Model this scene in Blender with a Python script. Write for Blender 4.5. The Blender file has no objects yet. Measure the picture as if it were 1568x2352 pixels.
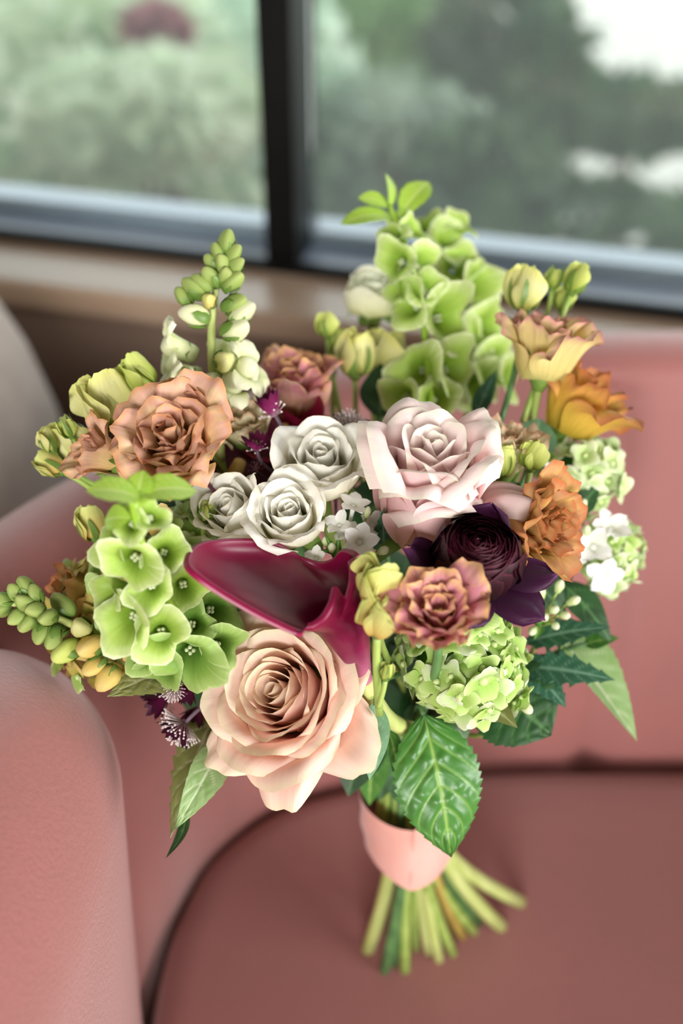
import bpy, math, random
import numpy as np
from mathutils import Matrix, Vector

# ------------------------------------------------------------------ camera, world, lights
scene = bpy.context.scene
COL = scene.collection
SEAT = 0.42                       # height of the sofa seat above the floor
F_PX, PITCH = 2500.0, math.radians(36)
CAM = np.array((0.0, 0.0, SEAT + 0.663))
FWD = np.array((0.0, math.cos(PITCH), -math.sin(PITCH)))
UPV = np.array((0.0, math.sin(PITCH), math.cos(PITCH)))
RGT = np.array((1.0, 0.0, 0.0))

cam_data = bpy.data.cameras.new('camera')
cam_data.sensor_fit = 'VERTICAL'
cam_data.sensor_height = 36.0
cam_data.sensor_width = 24.0
cam_data.lens = 36.0 * F_PX / 2352.0
cam_data.clip_start = 0.02
cam_data.dof.use_dof = True
cam_data.dof.focus_distance = 0.505
cam_data.dof.aperture_fstop = 2.9
cam = bpy.data.objects.new('camera', cam_data)
COL.objects.link(cam)
cam.location = CAM
cam.rotation_euler = (math.pi / 2 - PITCH, 0, 0)
scene.camera = cam

world = bpy.data.worlds.new('overcast_sky')
scene.world = world
world.use_nodes = True
bg = world.node_tree.nodes['Background']
bg.inputs['Color'].default_value = (0.90, 0.96, 1.0, 1)
bg.inputs['Strength'].default_value = 2.3


def area_light(name, loc, target, sx, sy, power, col):
    d = bpy.data.lights.new(name, 'AREA')
    d.shape = 'RECTANGLE'
    d.size, d.size_y = sx, sy
    d.energy = power
    d.color = col
    o = bpy.data.objects.new(name, d)
    COL.objects.link(o)
    o.location = loc
    o.rotation_euler = (Vector(target) - Vector(loc)).to_track_quat('-Z', 'Y').to_euler()
    return o


# daylight from large windows at the right, plus an added rear fill lamp
area_light('window_daylight', (2.7, -1.0, 1.35), (0, 0.4, 0.7), 1.9, 1.3, 112, (1.0, 0.985, 0.97))
area_light('rear_fill_lamp', (-.3, -2.9, 1.5), (0, 0.4, 0.7), 1.8, 1.1, 108, (1.0, 0.98, 0.96))

scene.view_settings.view_transform = 'Standard'
scene.view_settings.look = 'None'
scene.view_settings.gamma = 1.0
scene.view_settings.use_curve_mapping = False
scene.view_settings.exposure = 0.42
scene.cycles.max_bounces = 6
scene.cycles.diffuse_bounces = 4
scene.cycles.glossy_bounces = 2
scene.cycles.transmission_bounces = 4
scene.cycles.transparent_max_bounces = 6
scene.cycles.caustics_reflective = False
scene.cycles.caustics_refractive = False
scene.cycles.adaptive_threshold = 0.02

rnd = random.Random(7)


# ------------------------------------------------------------------ placing
def at(px, py, d):
    """World point seen at photograph pixel (px, py), d metres along the view axis."""
    return CAM + FWD * d + RGT * ((px - 784) / F_PX * d) - UPV * ((py - 1176) / F_PX * d)


def cw(v):
    """Camera-space direction (right, up, towards the viewer) to world."""
    w = RGT * v[0] + UPV * v[1] - FWD * v[2]
    return w / np.linalg.norm(w)


def seat_pt(px, py, lift=0.0):
    d = at(px, py, 1.0) - CAM
    return CAM + d * ((SEAT + lift - CAM[2]) / d[2])


def unit(v):
    v = np.asarray(v, float)
    return v / (np.linalg.norm(v) + 1e-12)


def frame(origin, zdir, roll=0.0):
    z = unit(zdir)
    ref = np.array((0, 0, 1.0)) if abs(z[2]) < .95 else np.array((0, 1.0, 0))
    x = unit(np.cross(ref, z))
    y = np.cross(z, x)
    c, s = math.cos(roll), math.sin(roll)
    X, Y = x * c + y * s, -x * s + y * c
    M = Matrix.Identity(4)
    for i in range(3):
        M[i][0], M[i][1], M[i][2], M[i][3] = X[i], Y[i], z[i], origin[i]
    return M


def frame3(origin, x, y, z):
    M = Matrix.Identity(4)
    for i in range(3):
        M[i][0], M[i][1], M[i][2], M[i][3] = x[i], y[i], z[i], origin[i]
    return M


def to_local(M, pts):
    A = np.array(M.inverted())
    pts = np.asarray(pts, float)
    return pts @ A[:3, :3].T + A[:3, 3]


# ------------------------------------------------------------------ mesh building
class MB:
    def __init__(self):
        self.v, self.f, self.uv, self.a, self.n = [], [], [], [], 0

    def grid(self, P, wrap=False, attr=None, flip=False):
        nv, nu = P.shape[:2]
        idx = np.arange(nv * nu).reshape(nv, nu) + self.n
        self.v.append(P.reshape(-1, 3))
        U, V = np.meshgrid(np.linspace(0, 1, nu), np.linspace(0, 1, nv))
        self.uv.append(np.stack([U, V], -1).reshape(-1, 2))
        self.a.append(np.zeros(nv * nu) if attr is None else attr.reshape(-1))
        if wrap:
            nxt = np.roll(idx, -1, axis=1)
            A, B, Cc, D = idx[:-1], nxt[:-1], nxt[1:], idx[1:]
        else:
            A, B, Cc, D = idx[:-1, :-1], idx[:-1, 1:], idx[1:, 1:], idx[1:, :-1]
        q = np.stack([A, B, Cc, D], -1).reshape(-1, 4)
        if flip:
            q = q[:, ::-1]
        self.f.extend(q.tolist())
        self.n += nv * nu
        return self

    def tube(self, pts, rad, n=8, cap=True):
        pts = np.asarray(pts, float)
        rad = np.broadcast_to(np.asarray(rad, float), (len(pts),))
        t = np.gradient(pts, axis=0)
        t /= np.linalg.norm(t, axis=1)[:, None] + 1e-12
        ref = np.array((1.0, 0, 0)) if abs(t[0][0]) < .9 else np.array((0, 1.0, 0))
        x = unit(np.cross(t[0], ref))
        P = []
        th = np.linspace(0, 2 * math.pi, n, endpoint=False)
        for i in range(len(pts)):
            x = unit(x - t[i] * np.dot(x, t[i]))
            y = np.cross(t[i], x)
            P.append(pts[i] + rad[i] * (np.cos(th)[:, None] * x + np.sin(th)[:, None] * y))
        P = np.array(P)
        if cap:
            P = np.concatenate([np.repeat(pts[None, :1], n, 1).reshape(1, n, 3), P, np.repeat(pts[None, -1:], n, 1).reshape(1, n, 3)])
        return self.grid(P, wrap=True)

    def lathe(self, prof, n=16, M=None, mod=None):
        prof = np.asarray(prof, float)
        th = np.linspace(0, 2 * math.pi, n, endpoint=False)
        R = np.repeat(prof[:, :1], n, 1)
        Z = np.repeat(prof[:, 1:], n, 1)
        T = np.repeat(th[None], len(prof), 0)
        if mod is not None:
            R, Z, T = mod(R, Z, T)
        P = np.stack([R * np.cos(T), R * np.sin(T), Z], -1)
        if M is not None:
            P = xf(M, P)
        return self.grid(P, wrap=True)

    def box(self, lo, hi, M=None):
        x0, y0, z0 = lo
        x1, y1, z1 = hi
        V = np.array([(x, y, z) for z in (z0, z1) for y in (y0, y1) for x in (x0, x1)], float)
        if M is not None:
            V = xf(M, V)
        b = self.n
        self.v.append(V)
        self.uv.append(np.zeros((8, 2)))
        self.a.append(np.zeros(8))
        for q in ((0, 2, 3, 1), (4, 5, 7, 6), (0, 1, 5, 4), (2, 6, 7, 3), (0, 4, 6, 2), (1, 3, 7, 5)):
            self.f.append([b + i for i in q])
        self.n += 8
        return self

    def mesh(self, name, mat, smooth=True):
        me = bpy.data.meshes.new(name)
        V = np.concatenate(self.v)
        me.from_pydata(V.tolist(), [], self.f)
        uvl = me.uv_layers.new(name='UVMap')
        li = np.empty(len(me.loops), dtype=np.int32)
        me.loops.foreach_get('vertex_index', li)
        uvl.data.foreach_set('uv', np.concatenate(self.uv)[li].reshape(-1).astype(np.float32))
        A = np.concatenate(self.a)
        if A.any():
            at_ = me.attributes.new('vein', 'FLOAT', 'POINT')
            at_.data.foreach_set('value', A.astype(np.float32))
        if smooth:
            me.polygons.foreach_set('use_smooth', np.ones(len(me.polygons), dtype=bool))
        if mat is not None:
            me.materials.append(mat)
        me.validate()
        return me

    def build(self, name, mat, parent=None, smooth=True):
        return link(name, self.mesh(name, mat, smooth), parent)


def link(name, me, parent=None, M=None):
    o = bpy.data.objects.new(name, me)
    COL.objects.link(o)
    if parent is not None:
        o.parent = parent
    if M is not None:
        o.matrix_local = M
    return o


def xf(M, P):
    A = np.array(M)
    return P @ A[:3, :3].T + A[:3, 3]


def tag(o, label, cat, group=None):
    o['label'], o['category'] = label, cat
    if group:
        o['group'] = group
    return o


def thing(name, label, cat, M, group=None):
    o = bpy.data.objects.new(name, None)
    o.empty_display_size = .01
    COL.objects.link(o)
    o.matrix_world = M
    return tag(o, label, cat, group)


def structure(o):
    o['kind'] = 'structure'
    return o


def rotz(P, a):
    c, s = math.cos(a), math.sin(a)
    Q = P.copy()
    Q[..., 0] = P[..., 0] * c - P[..., 1] * s
    Q[..., 1] = P[..., 0] * s + P[..., 1] * c
    return Q


def sstep(a, b, x):
    t = np.clip((x - a) / (b - a), 0, 1)
    return t * t * (3 - 2 * t)


def bez(p, n):
    t = np.linspace(0, 1, n)[:, None]
    p = [np.asarray(q, float) for q in p]
    if len(p) == 3:
        return (1 - t) ** 2 * p[0] + 2 * t * (1 - t) * p[1] + t * t * p[2]
    return (1 - t) ** 3 * p[0] + 3 * t * (1 - t) ** 2 * p[1] + 3 * t * t * (1 - t) * p[2] + t ** 3 * p[3]


def spline(P, n):
    """Catmull-Rom through the rows of P, n samples."""
    P = np.asarray(P, float)
    Q = np.concatenate([2 * P[:1] - P[1:2], P, 2 * P[-1:] - P[-2:-1]])
    out = []
    for t in np.linspace(0, len(P) - 1 - 1e-9, n):
        i = int(t)
        f = t - i
        a, b, c, d = Q[i], Q[i + 1], Q[i + 2], Q[i + 3]
        out.append(.5 * (2 * b + (c - a) * f + (2 * a - 5 * b + 4 * c - d) * f * f + (3 * b - a - 3 * c + d) * f ** 3))
    return np.array(out)


# ------------------------------------------------------------------ materials
def lin(hexcol):
    h = hexcol.lstrip('#')
    out = []
    for i in (0, 2, 4):
        c = int(h[i:i + 2], 16) / 255
        out.append(c / 12.92 if c <= .04045 else ((c + .055) / 1.055) ** 2.4)
    return (*out, 1.0)


class NT:
    def __init__(self, name):
        self.m = bpy.data.materials.new(name)
        self.m.use_nodes = True
        self.t = self.m.node_tree
        self.t.nodes.clear()
        self.out = self.n('ShaderNodeOutputMaterial')

    def n(self, typ, **kw):
        nd = self.t.nodes.new(typ)
        for k, v in kw.items():
            if k.startswith('_'):
                setattr(nd, k[1:], v)
            else:
                self.set(nd.inputs[k.replace('__', ' ')], v)
        return nd

    def set(self, sock, v):
        if isinstance(v, bpy.types.NodeSocket):
            self.t.links.new(v, sock)
        else:
            sock.default_value = v

    def math(self, op, a, b=0.0, clamp=False):
        nd = self.t.nodes.new('ShaderNodeMath')
        nd.operation = op
        nd.use_clamp = clamp
        self.set(nd.inputs[0], a)
        self.set(nd.inputs[1], b)
        return nd.outputs[0]

    def mix(self, fac, a, b, blend='MIX'):
        nd = self.t.nodes.new('ShaderNodeMix')
        nd.data_type = 'RGBA'
        nd.blend_type = blend
        self.set(nd.inputs[0], fac)
        self.set(nd.inputs[6], a)
        self.set(nd.inputs[7], b)
        return nd.outputs[2]

    def ramp(self, fac, stops):
        nd = self.t.nodes.new('ShaderNodeValToRGB')
        self.set(nd.inputs[0], fac)
        el = nd.color_ramp.elements
        while len(el) < len(stops):
            el.new(0.5)
        for e, (p, c) in zip(el, stops):
            e.position = p
            e.color = lin(c) if isinstance(c, str) else c
        return nd.outputs[0]

    def maprange(self, v, a, b, c=0.0, d=1.0):
        nd = self.t.nodes.new('ShaderNodeMapRange')
        self.set(nd.inputs[0], v)
        for i, x in enumerate((a, b, c, d)):
            nd.inputs[i + 1].default_value = x
        return nd.outputs[0]

    def noise(self, scale, detail=3.0, vec=None, rough=.5):
        nd = self.n('ShaderNodeTexNoise', Scale=scale, Detail=detail, Roughness=rough)
        if vec is not None:
            self.set(nd.inputs['Vector'], vec)
        return nd.outputs['Fac']

    def principled(self, col, rough=.5, spec=.4, bump=None, bstr=.2, bdist=.001, **kw):
        p = self.n('ShaderNodeBsdfPrincipled')
        self.set(p.inputs['Base Color'], col)
        p.inputs['Roughness'].default_value = rough
        p.inputs['Specular IOR Level'].default_value = spec
        for k, v in kw.items():
            self.set(p.inputs[k.replace('_', ' ')], v)
        if bump is not None:
            b = self.n('ShaderNodeBump', Strength=bstr, Distance=bdist, Height=bump)
            self.t.links.new(b.outputs[0], p.inputs['Normal'])
        return p

    def finish(self, shader):
        self.t.links.new(shader.outputs[0], self.out.inputs[0])
        return self.m


def petal_mat(name, stops, edge=None, edge0=.75, rough=.55, trans=.28, streak=.10, spec=.25, blotch=None, bumps=.25, sheen=0.0):
    """Petal tissue: colour runs from claw to tip, a different rim, fine veins, some light passes through."""
    N = NT(name)
    uv = N.n('ShaderNodeUVMap').outputs[0]
    sp = N.n('ShaderNodeSeparateXYZ', Vector=uv)
    u, v = sp.outputs[0], sp.outputs[1]
    col = N.ramp(v, stops)
    au = N.math('ABSOLUTE', N.math('SUBTRACT', N.math('MULTIPLY', u, 2.0), 1.0))
    mapn = N.n('ShaderNodeMapping', Vector=uv)
    mapn.inputs['Scale'].default_value = (26, 1.6, 1)
    info = N.n('ShaderNodeObjectInfo').outputs['Random']
    veins = N.noise(1.0, 3, mapn.outputs[0])
    if blotch:
        co = N.n('ShaderNodeTexCoord').outputs['Object']
        bl = N.maprange(N.noise(90, 3, co), .48, .68)
        col = N.mix(N.math('MULTIPLY', bl, blotch[1]), col, lin(blotch[0]))
    if edge:
        e = N.math('MAXIMUM', N.math('MULTIPLY', N.math('POWER', au, 4.0), N.maprange(v, .25, .6)), v)
        e = N.math('ADD', e, N.math('MULTIPLY', N.math('SUBTRACT', veins, .5), .12))
        col = N.mix(N.maprange(e, edge0, 1.0), col, lin(edge))
    k = N.math('ADD', N.maprange(veins, .2, .8, 1 - streak, 1 + streak * .4), N.maprange(info, 0, 1, -.05, .05))
    kk = N.n('ShaderNodeCombineXYZ', X=k, Y=k, Z=k).outputs[0]
    col = N.mix(1.0, col, kk, 'MULTIPLY')
    p = N.principled(col, rough, spec, veins, bumps, .0006)
    if sheen:
        p.inputs['Sheen Weight'].default_value = sheen
    tr = N.n('ShaderNodeBsdfTranslucent', Color=col)
    mx = N.n('ShaderNodeMixShader', Fac=trans)
    N.t.links.new(p.outputs[0], mx.inputs[1])
    N.t.links.new(tr.outputs[0], mx.inputs[2])
    return N.finish(mx)


def leaf_mat(name, dark, light, vein, rough=.42, trans=.18, spec=.45, vstr=.75, mott=.5):
    N = NT(name)
    co = N.n('ShaderNodeTexCoord').outputs['Object']
    nz = N.noise(60, 4, co)
    col = N.mix(N.maprange(nz, .35, .7, 0, mott), lin(dark), lin(light))
    at_ = N.n('ShaderNodeAttribute', _attribute_name='vein').outputs['Fac']
    col = N.mix(N.math('MULTIPLY', at_, vstr), col, lin(vein))
    fine = N.noise(700, 2, co)
    p = N.principled(col, rough, spec, fine, .15, .0004)
    tr = N.n('ShaderNodeBsdfTranslucent', Color=col)
    mx = N.n('ShaderNodeMixShader', Fac=trans)
    N.t.links.new(p.outputs[0], mx.inputs[1])
    N.t.links.new(tr.outputs[0], mx.inputs[2])
    return N.finish(mx)


def simple_mat(name, c1, c2, scale=40, rough=.5, spec=.4, bstr=.1, bscale=300, **kw):
    N = NT(name)
    co = N.n('ShaderNodeTexCoord').outputs['Object']
    col = N.mix(N.maprange(N.noise(scale, 4, co), .3, .7), lin(c1), lin(c2))
    return N.finish(N.principled(col, rough, spec, N.noise(bscale, 3, co), bstr, .001, **kw))


def stem_mat(name, c1, c2):
    N = NT(name)
    co = N.n('ShaderNodeTexCoord').outputs['Object']
    mp = N.n('ShaderNodeMapping', Vector=co)
    mp.inputs['Scale'].default_value = (160, 160, 24)
    col = N.mix(N.maprange(N.noise(1.0, 3, mp.outputs[0]), .3, .7), lin(c1), lin(c2))
    return N.finish(N.principled(col, .45, .4, Subsurface_Weight=.0))


M = {}
M['stem_green'] = stem_mat('stem_green', '#7f9a45', '#a3b863')
M['stem_pale'] = stem_mat('stem_pale', '#a9b865', '#c3cc86')
M['stem_dark'] = stem_mat('stem_dark', '#3f6338', '#5f8650')
M['stem_brown'] = stem_mat('stem_brown', '#8f7a35', '#b39a52')
M['stem_purple'] = stem_mat('stem_purple', '#5a4456', '#7d6b78')
M['pink_rose'] = petal_mat('pink_rose_petal', [(0, '#f1c3b4'), (.35, '#f7c8c8'), (.7, '#fad9d8'), (1, '#f9e9e2')], '#f4efdc', .95, trans=.3, streak=.05)
M['peach_rose'] = petal_mat('peach_rose_petal', [(0, '#f79f86'), (.4, '#fcc6b2'), (.75, '#fdd9c9'), (1, '#fbe5d3')], '#f6e6c6', .88, trans=.3, streak=.05)
M['cream_rose'] = petal_mat('cream_rose_petal', [(0, '#f2e8bc'), (.4, '#f9f5de'), (.75, '#fcfaf0'), (1, '#fcfbf4')], '#f7f0dc', .95, trans=.3, streak=.05)
M['white_far'] = petal_mat('white_lisianthus_petal', [(0, '#e2e6a8'), (.5, '#f1f1cf'), (1, '#f7f6e2')], trans=.3, streak=.05)
M['brown_lis'] = petal_mat('brown_lisianthus_petal', [(0, '#b48c34'), (.35, '#caa450'), (.75, '#c6965c'), (1, '#c48c64')], '#bd7244', .9, streak=.2, blotch=('#d8bc58', .55))
M['apricot_lis'] = petal_mat('apricot_lisianthus_petal', [(0, '#d4a456'), (.35, '#e4c284'), (.7, '#e6bc98'), (1, '#e6b0a4')], '#dca272', .9, streak=.18, blotch=('#f2dc98', .6))
M['rosy_lis'] = petal_mat('rosy_lisianthus_petal', [(0, '#d89a62'), (.35, '#e6b694'), (.65, '#e39ca4'), (1, '#da8799')], '#e6b67c', .84, streak=.18, blotch=('#f2d6ae', .5))
M['pale_apricot'] = petal_mat('pale_apricot_lisianthus_petal', [(0, '#cfca7c'), (.3, '#e6d488'), (.75, '#e9d394'), (1, '#e6b99c')], '#e09a98', .93, streak=.2, blotch=('#ecd98c', .5))
M['amber_lis'] = petal_mat('amber_lisianthus_petal', [(0, '#c4ac38'), (.4, '#dfb64c'), (.75, '#dba456'), (1, '#cc8c58')], '#bf764c', .85, streak=.2, blotch=('#d8bc48', .5))
M['cream_lis'] = petal_mat('cream_lisianthus_petal', [(0, '#cfd08a'), (.4, '#ece3b4'), (.8, '#f0e6c4'), (1, '#e8c9a6')], '#dcb090', .9, streak=.15)
M['bud_yellow'] = petal_mat('bud_yellow_petal', [(0, '#b9bf4e'), (.35, '#d8d884'), (.75, '#e6e4a4'), (1, '#e2dc86')], '#dfe08a', .9, trans=.3, streak=.12)
M['bud_green'] = petal_mat('bud_green_petal', [(0, '#94a83c'), (.4, '#bccb62'), (.8, '#d2da7e'), (1, '#cdd878')], trans=.28, streak=.14)
M['bud_gold'] = petal_mat('bud_gold_petal', [(0, '#c79a44'), (.35, '#d9c26e'), (.7, '#dcd884'), (1, '#d2d884')], trans=.28, streak=.14)
M['ranunculus'] = petal_mat('ranunculus_petal', [(0, '#14030a'), (.6, '#1e060e'), (1, '#2c0916')], '#4a1526', .93, rough=.45, trans=.05, streak=.2, spec=.3)
M['ranunculus_outer'] = petal_mat('ranunculus_outer_petal', [(0, '#1e0510'), (.5, '#2c0a24'), (1, '#401538')], '#5a2a52', .95, rough=.5, trans=.12, streak=.2)
M['calla'] = petal_mat('calla_spathe', [(0, '#b06a86'), (.25, '#7a1440'), (.45, '#5e0529'), (.75, '#6e0730'), (1, '#7d0a38')], '#8e1244', .96, rough=.34, trans=.10, streak=.08, spec=.45, bumps=.1)
M['calla_dark'] = petal_mat('calla_dark_spathe', [(0, '#5d2044'), (.5, '#5e1638'), (1, '#661a3c')], '#7c4258', .97, rough=.4, trans=.10, streak=.15, spec=.45, bumps=.15)
M['calla_red'] = petal_mat('calla_red_spathe', [(0, '#8a2244'), (.5, '#94193f'), (1, '#9a2146')], rough=.4, trans=.15, streak=.08)
M['bell'] = petal_mat('bell_calyx', [(0, '#74992c'), (.3, '#8eb03e'), (.75, '#abc85e'), (1, '#cedd98')], '#e2ecbc', .95, rough=.45, trans=.3, streak=.16, bumps=.4)
M['bell_deep'] = petal_mat('bell_calyx_deep', [(0, '#4f7a2c'), (.25, '#6b963a'), (.7, '#8cb052'), (1, '#aeca78')], '#c2d692', .95, rough=.45, trans=.28, streak=.18, bumps=.4)
M['bell_leaf'] = leaf_mat('bell_leaf', '#9cc23c', '#bddb5c', '#d3e48c', trans=.35)
M['snap_green'] = petal_mat('snapdragon_bud', [(0, '#708a40'), (.5, '#94a958'), (1, '#b7c276')], trans=.22, streak=.12)
M['snap_pale'] = petal_mat('snapdragon_pale_petal', [(0, '#bccb84'), (.4, '#e3e8b4'), (1, '#f2f0d6')], trans=.3, streak=.06)
M['snap_gold'] = petal_mat('snapdragon_gold_bud', [(0, '#b8a850'), (.5, '#dcbf6a'), (1, '#e3c98a')], trans=.25, streak=.1)
M['sepal'] = leaf_mat('sepal_green', '#5f7f34', '#83a04c', '#a3b868', trans=.15)
M['astrantia'] = petal_mat('astrantia_bract', [(0, '#d0a8b8'), (.3, '#9a3a70'), (.7, '#7a1c50'), (1, '#4a1436')], trans=.2, streak=.3, rough=.45)
M['astrantia_dark'] = petal_mat('astrantia_dark_bract', [(0, '#b890a0'), (.2, '#7a2450'), (.6, '#561035'), (1, '#331226')], trans=.15, streak=.3, rough=.45)
M['pin'] = simple_mat('astrantia_floret', '#cbb4be', '#efe6dc', 900, .6)
M['white_flower'] = petal_mat('bouvardia_petal', [(0, '#dfe6cc'), (.3, '#f4f4ee'), (1, '#fbfbf9')], trans=.3, streak=.03)
M['white_bud'] = petal_mat('bouvardia_bud', [(0, '#a8bf70'), (.5, '#d3dfa4'), (1, '#eef0d6')], trans=.25, streak=.08)
M['hyd_green'] = petal_mat('hydrangea_green_sepal', [(0, '#9cc458'), (.5, '#b4d472'), (1, '#cfe29a')], '#dbe8b0', .9, trans=.32, streak=.12)
M['hyd_pale'] = petal_mat('hydrangea_pale_sepal', [(0, '#a9c872'), (.5, '#cbdfa0'), (1, '#e4edcb')], '#ecf1d8', .9, trans=.32, streak=.1)
M['hyd_yellow'] = petal_mat('hydrangea_yellow_sepal', [(0, '#b9b04c'), (.5, '#d3c666'), (1, '#dfc27c')], '#d8a860', .86, trans=.3, streak=.15)
M['hyd_centre'] = simple_mat('hydrangea_centre', '#a3c06a', '#d3dca4', 500, .5)
M['leaf_mid'] = leaf_mat('leaf_mid_green', '#3a6f2a', '#5c9445', '#9bbd62', rough=.36, trans=.12, spec=.5)
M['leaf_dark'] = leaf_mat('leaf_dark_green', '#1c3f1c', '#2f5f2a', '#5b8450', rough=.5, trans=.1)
M['leaf_fern'] = leaf_mat('leaf_fern_green', '#26523a', '#3d7150', '#7aa085', rough=.5, trans=.12)
M['leaf_grey'] = leaf_mat('leaf_grey_green', '#55805a', '#7fa57c', '#a9c4a2', rough=.5, trans=.15, vstr=.5)
M['leaf_olive'] = leaf_mat('leaf_olive_green', '#727640', '#94975c', '#bfc196', rough=.4, trans=.18)
M['leaf_sage'] = leaf_mat('leaf_sage_green', '#7a9a5a', '#a7c08c', '#cddab6', rough=.45, trans=.2)
M['ribbon'] = simple_mat('satin_ribbon', '#dca090', '#e8b4a8', 20, .33, .5, .04, 500, Anisotropic=.3, Sheen_Weight=.3)


def fabric_mat():
    N = NT('rose_velvet')
    co = N.n('ShaderNodeTexCoord').outputs['Object']
    big = N.noise(7, 4, co)
    nap = N.noise(420, 3, co, .6)
    col = N.mix(N.maprange(big, .3, .7), lin('#8a4f4a'), lin('#9a5a55'))
    col = N.mix(N.maprange(nap, .3, .7, 0, .35), col, lin('#7c443f'))
    return N.finish(N.principled(col, .6, .5, nap, .35, .0012, Sheen_Weight=.8, Sheen_Roughness=.55, Sheen_Tint=lin('#f3dcda')))


M['velvet'] = fabric_mat()
M['seam'] = simple_mat('velvet_seam', '#8a4f4a', '#9a5c57', 60, .9, .1)
M['beige_cloth'] = simple_mat('beige_upholstery', '#b3a398', '#c4b5aa', 30, .85, .2, .3, 500, Sheen_Weight=.3)
M['black_frame'] = simple_mat('black_frame_paint', '#070606', '#0b0a09', 20, .5, .15)
M['teal_frame'] = simple_mat('frame_side_paint', '#0e1518', '#131c20', 20, .5, .2)
M['rail'] = simple_mat('rail_sky_reflection', '#8b98ab', '#98a5b6', 12, .28, .6)  # dark metal rail; the sky's reflection is put into this grey-blue colour
M['wall_paint'] = simple_mat('taupe_wall_paint', '#8e786b', '#98816f', 6, .75, .2)
M['ceiling_paint'] = simple_mat('ceiling_paint', '#6f6a63', '#7a746d', 4, .8, .2)


def wood_mat(name, c1, c2, rough):
    N = NT(name)
    co = N.n('ShaderNodeTexCoord').outputs['Object']
    mp = N.n('ShaderNodeMapping', Vector=co)
    mp.inputs['Scale'].default_value = (3, 60, 60)
    w = N.noise(1.2, 5, mp.outputs[0])
    col = N.mix(N.maprange(w, .3, .7), lin(c1), lin(c2))
    return N.finish(N.principled(col, rough, .5, w, .05, .001))


M['sill_wood'] = wood_mat('sill_oak', '#b0957c', '#c3aa94', .25)  # oak paled: the window's reflection on the sill is part of this tone
M['floor_wood'] = wood_mat('floor_oak', '#6b4c37', '#7f5c44', .5)


def glass_mat():
    N = NT('window_glass')
    tr = N.n('ShaderNodeBsdfTransparent', Color=(.95, .98, .96, 1))
    gl = N.n('ShaderNodeBsdfGlossy', Color=(1, 1, 1, 1), Roughness=.02)
    haze = N.n('ShaderNodeBsdfTranslucent', Color=(.85, .9, .87, 1))  # hazy veil of light on the panes, mixed in as a translucent layer
    fr = N.n('ShaderNodeFresnel', IOR=1.45).outputs[0]
    m1 = N.n('ShaderNodeMixShader', Fac=fr)
    N.t.links.new(tr.outputs[0], m1.inputs[1])
    N.t.links.new(gl.outputs[0], m1.inputs[2])
    m2 = N.n('ShaderNodeMixShader', Fac=.055)
    N.t.links.new(m1.outputs[0], m2.inputs[1])
    N.t.links.new(haze.outputs[0], m2.inputs[2])
    return N.finish(m2)


M['glass'] = glass_mat()

# ------------------------------------------------------------------ the room: window wall, sill, floor, ceiling
WALL_A = math.radians(16)
WD = np.array((math.cos(WALL_A), -math.sin(WALL_A), 0))
WN = np.array((math.sin(WALL_A), math.cos(WALL_A), 0))
WM = frame3((0, .95, 0), WD, WN, (0, 0, 1))     # local axes: along the wall, outwards, up
SILL_Z = SEAT + .196


def wbox(name, lo, hi, mat, parent=None):
    o = MB().box(lo, hi).build(name, mat, parent, False)
    if parent is None:
        o.matrix_world = WM
    return o


structure(MB().box((-3.2, -3.5, -.06), (3.2, 1.9, 0)).build('floor', M['floor_wood'], None, False))
structure(MB().box((-3.2, -3.5, 2.75), (3.2, 1.9, 2.85)).build('ceiling', M['ceiling_paint'], None, False))
structure(MB().box((-3.3, -3.5, 0), (-3.2, 1.9, 2.85)).build('wall_left', M['ceiling_paint'], None, False))
structure(MB().box((-3.3, -3.6, 0), (3.2, -3.5, 2.85)).build('wall_front', M['ceiling_paint'], None, False))
structure(MB().box((3.2, -3.6, 0), (3.3, 1.9, 2.85)).build('wall_right', M['ceiling_paint'], None, False))
structure(wbox('wall_back', (-3.0, .02, 0), (3.0, .20, SILL_Z - .03), M['wall_paint']))
sill = structure(wbox('trim_1', (-3.0, 0, SILL_Z - .03), (3.0, .10, SILL_Z), M['sill_wood']))
bv = sill.modifiers.new('round', 'BEVEL')
bv.width, bv.segments = .006, 3
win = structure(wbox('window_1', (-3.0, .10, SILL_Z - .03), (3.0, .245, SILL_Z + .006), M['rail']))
for nm, lo, hi, mt in (
        ('gasket', (-3.0, .094, SILL_Z - .005), (3.0, .104, SILL_Z + .012), 'black_frame'),
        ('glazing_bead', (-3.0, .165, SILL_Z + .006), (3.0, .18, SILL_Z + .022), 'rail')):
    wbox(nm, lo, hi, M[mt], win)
for s0 in (-1.3, -.1105, 1.08):
    mu = wbox('mullion', (s0, .10, SILL_Z), (s0 + .033, .125, 2.6), M['black_frame'], win)
    wbox('mullion_return', (s0 + .002, .125, SILL_Z), (s0 + .031, .185, 2.6), M['teal_frame'], mu)
for s0, s1 in ((-1.267, -.1105), (-.0775, 1.08)):
    wbox('glass_pane', (s0 + .002, .150, SILL_Z + .01), (s1 + .005, .154, 2.58), M['glass'], win)
wbox('head_rail', (-3.0, .10, 2.58), (3.0, .2, 2.75), M['black_frame'], win)


# ------------------------------------------------------------------ outdoors
def lawn_mat():
    N = NT('garden_ground')
    co = N.n('ShaderNodeTexCoord').outputs['Object']
    a = N.noise(1.2, 4, co)
    b = N.noise(9, 3, co)
    col = N.mix(N.maprange(a, .42, .6), lin('#a9b795'), lin('#dcdcd2'))
    col = N.mix(N.maprange(b, .4, .7, 0, .5), col, lin('#8ea480'))
    return N.finish(N.principled(col, .9, .1))


M['ground'] = lawn_mat()
structure(MB().box((-14, 1.3, -.5), (14, 22, -.42)).build('ground', M['ground'], None, False))


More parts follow.
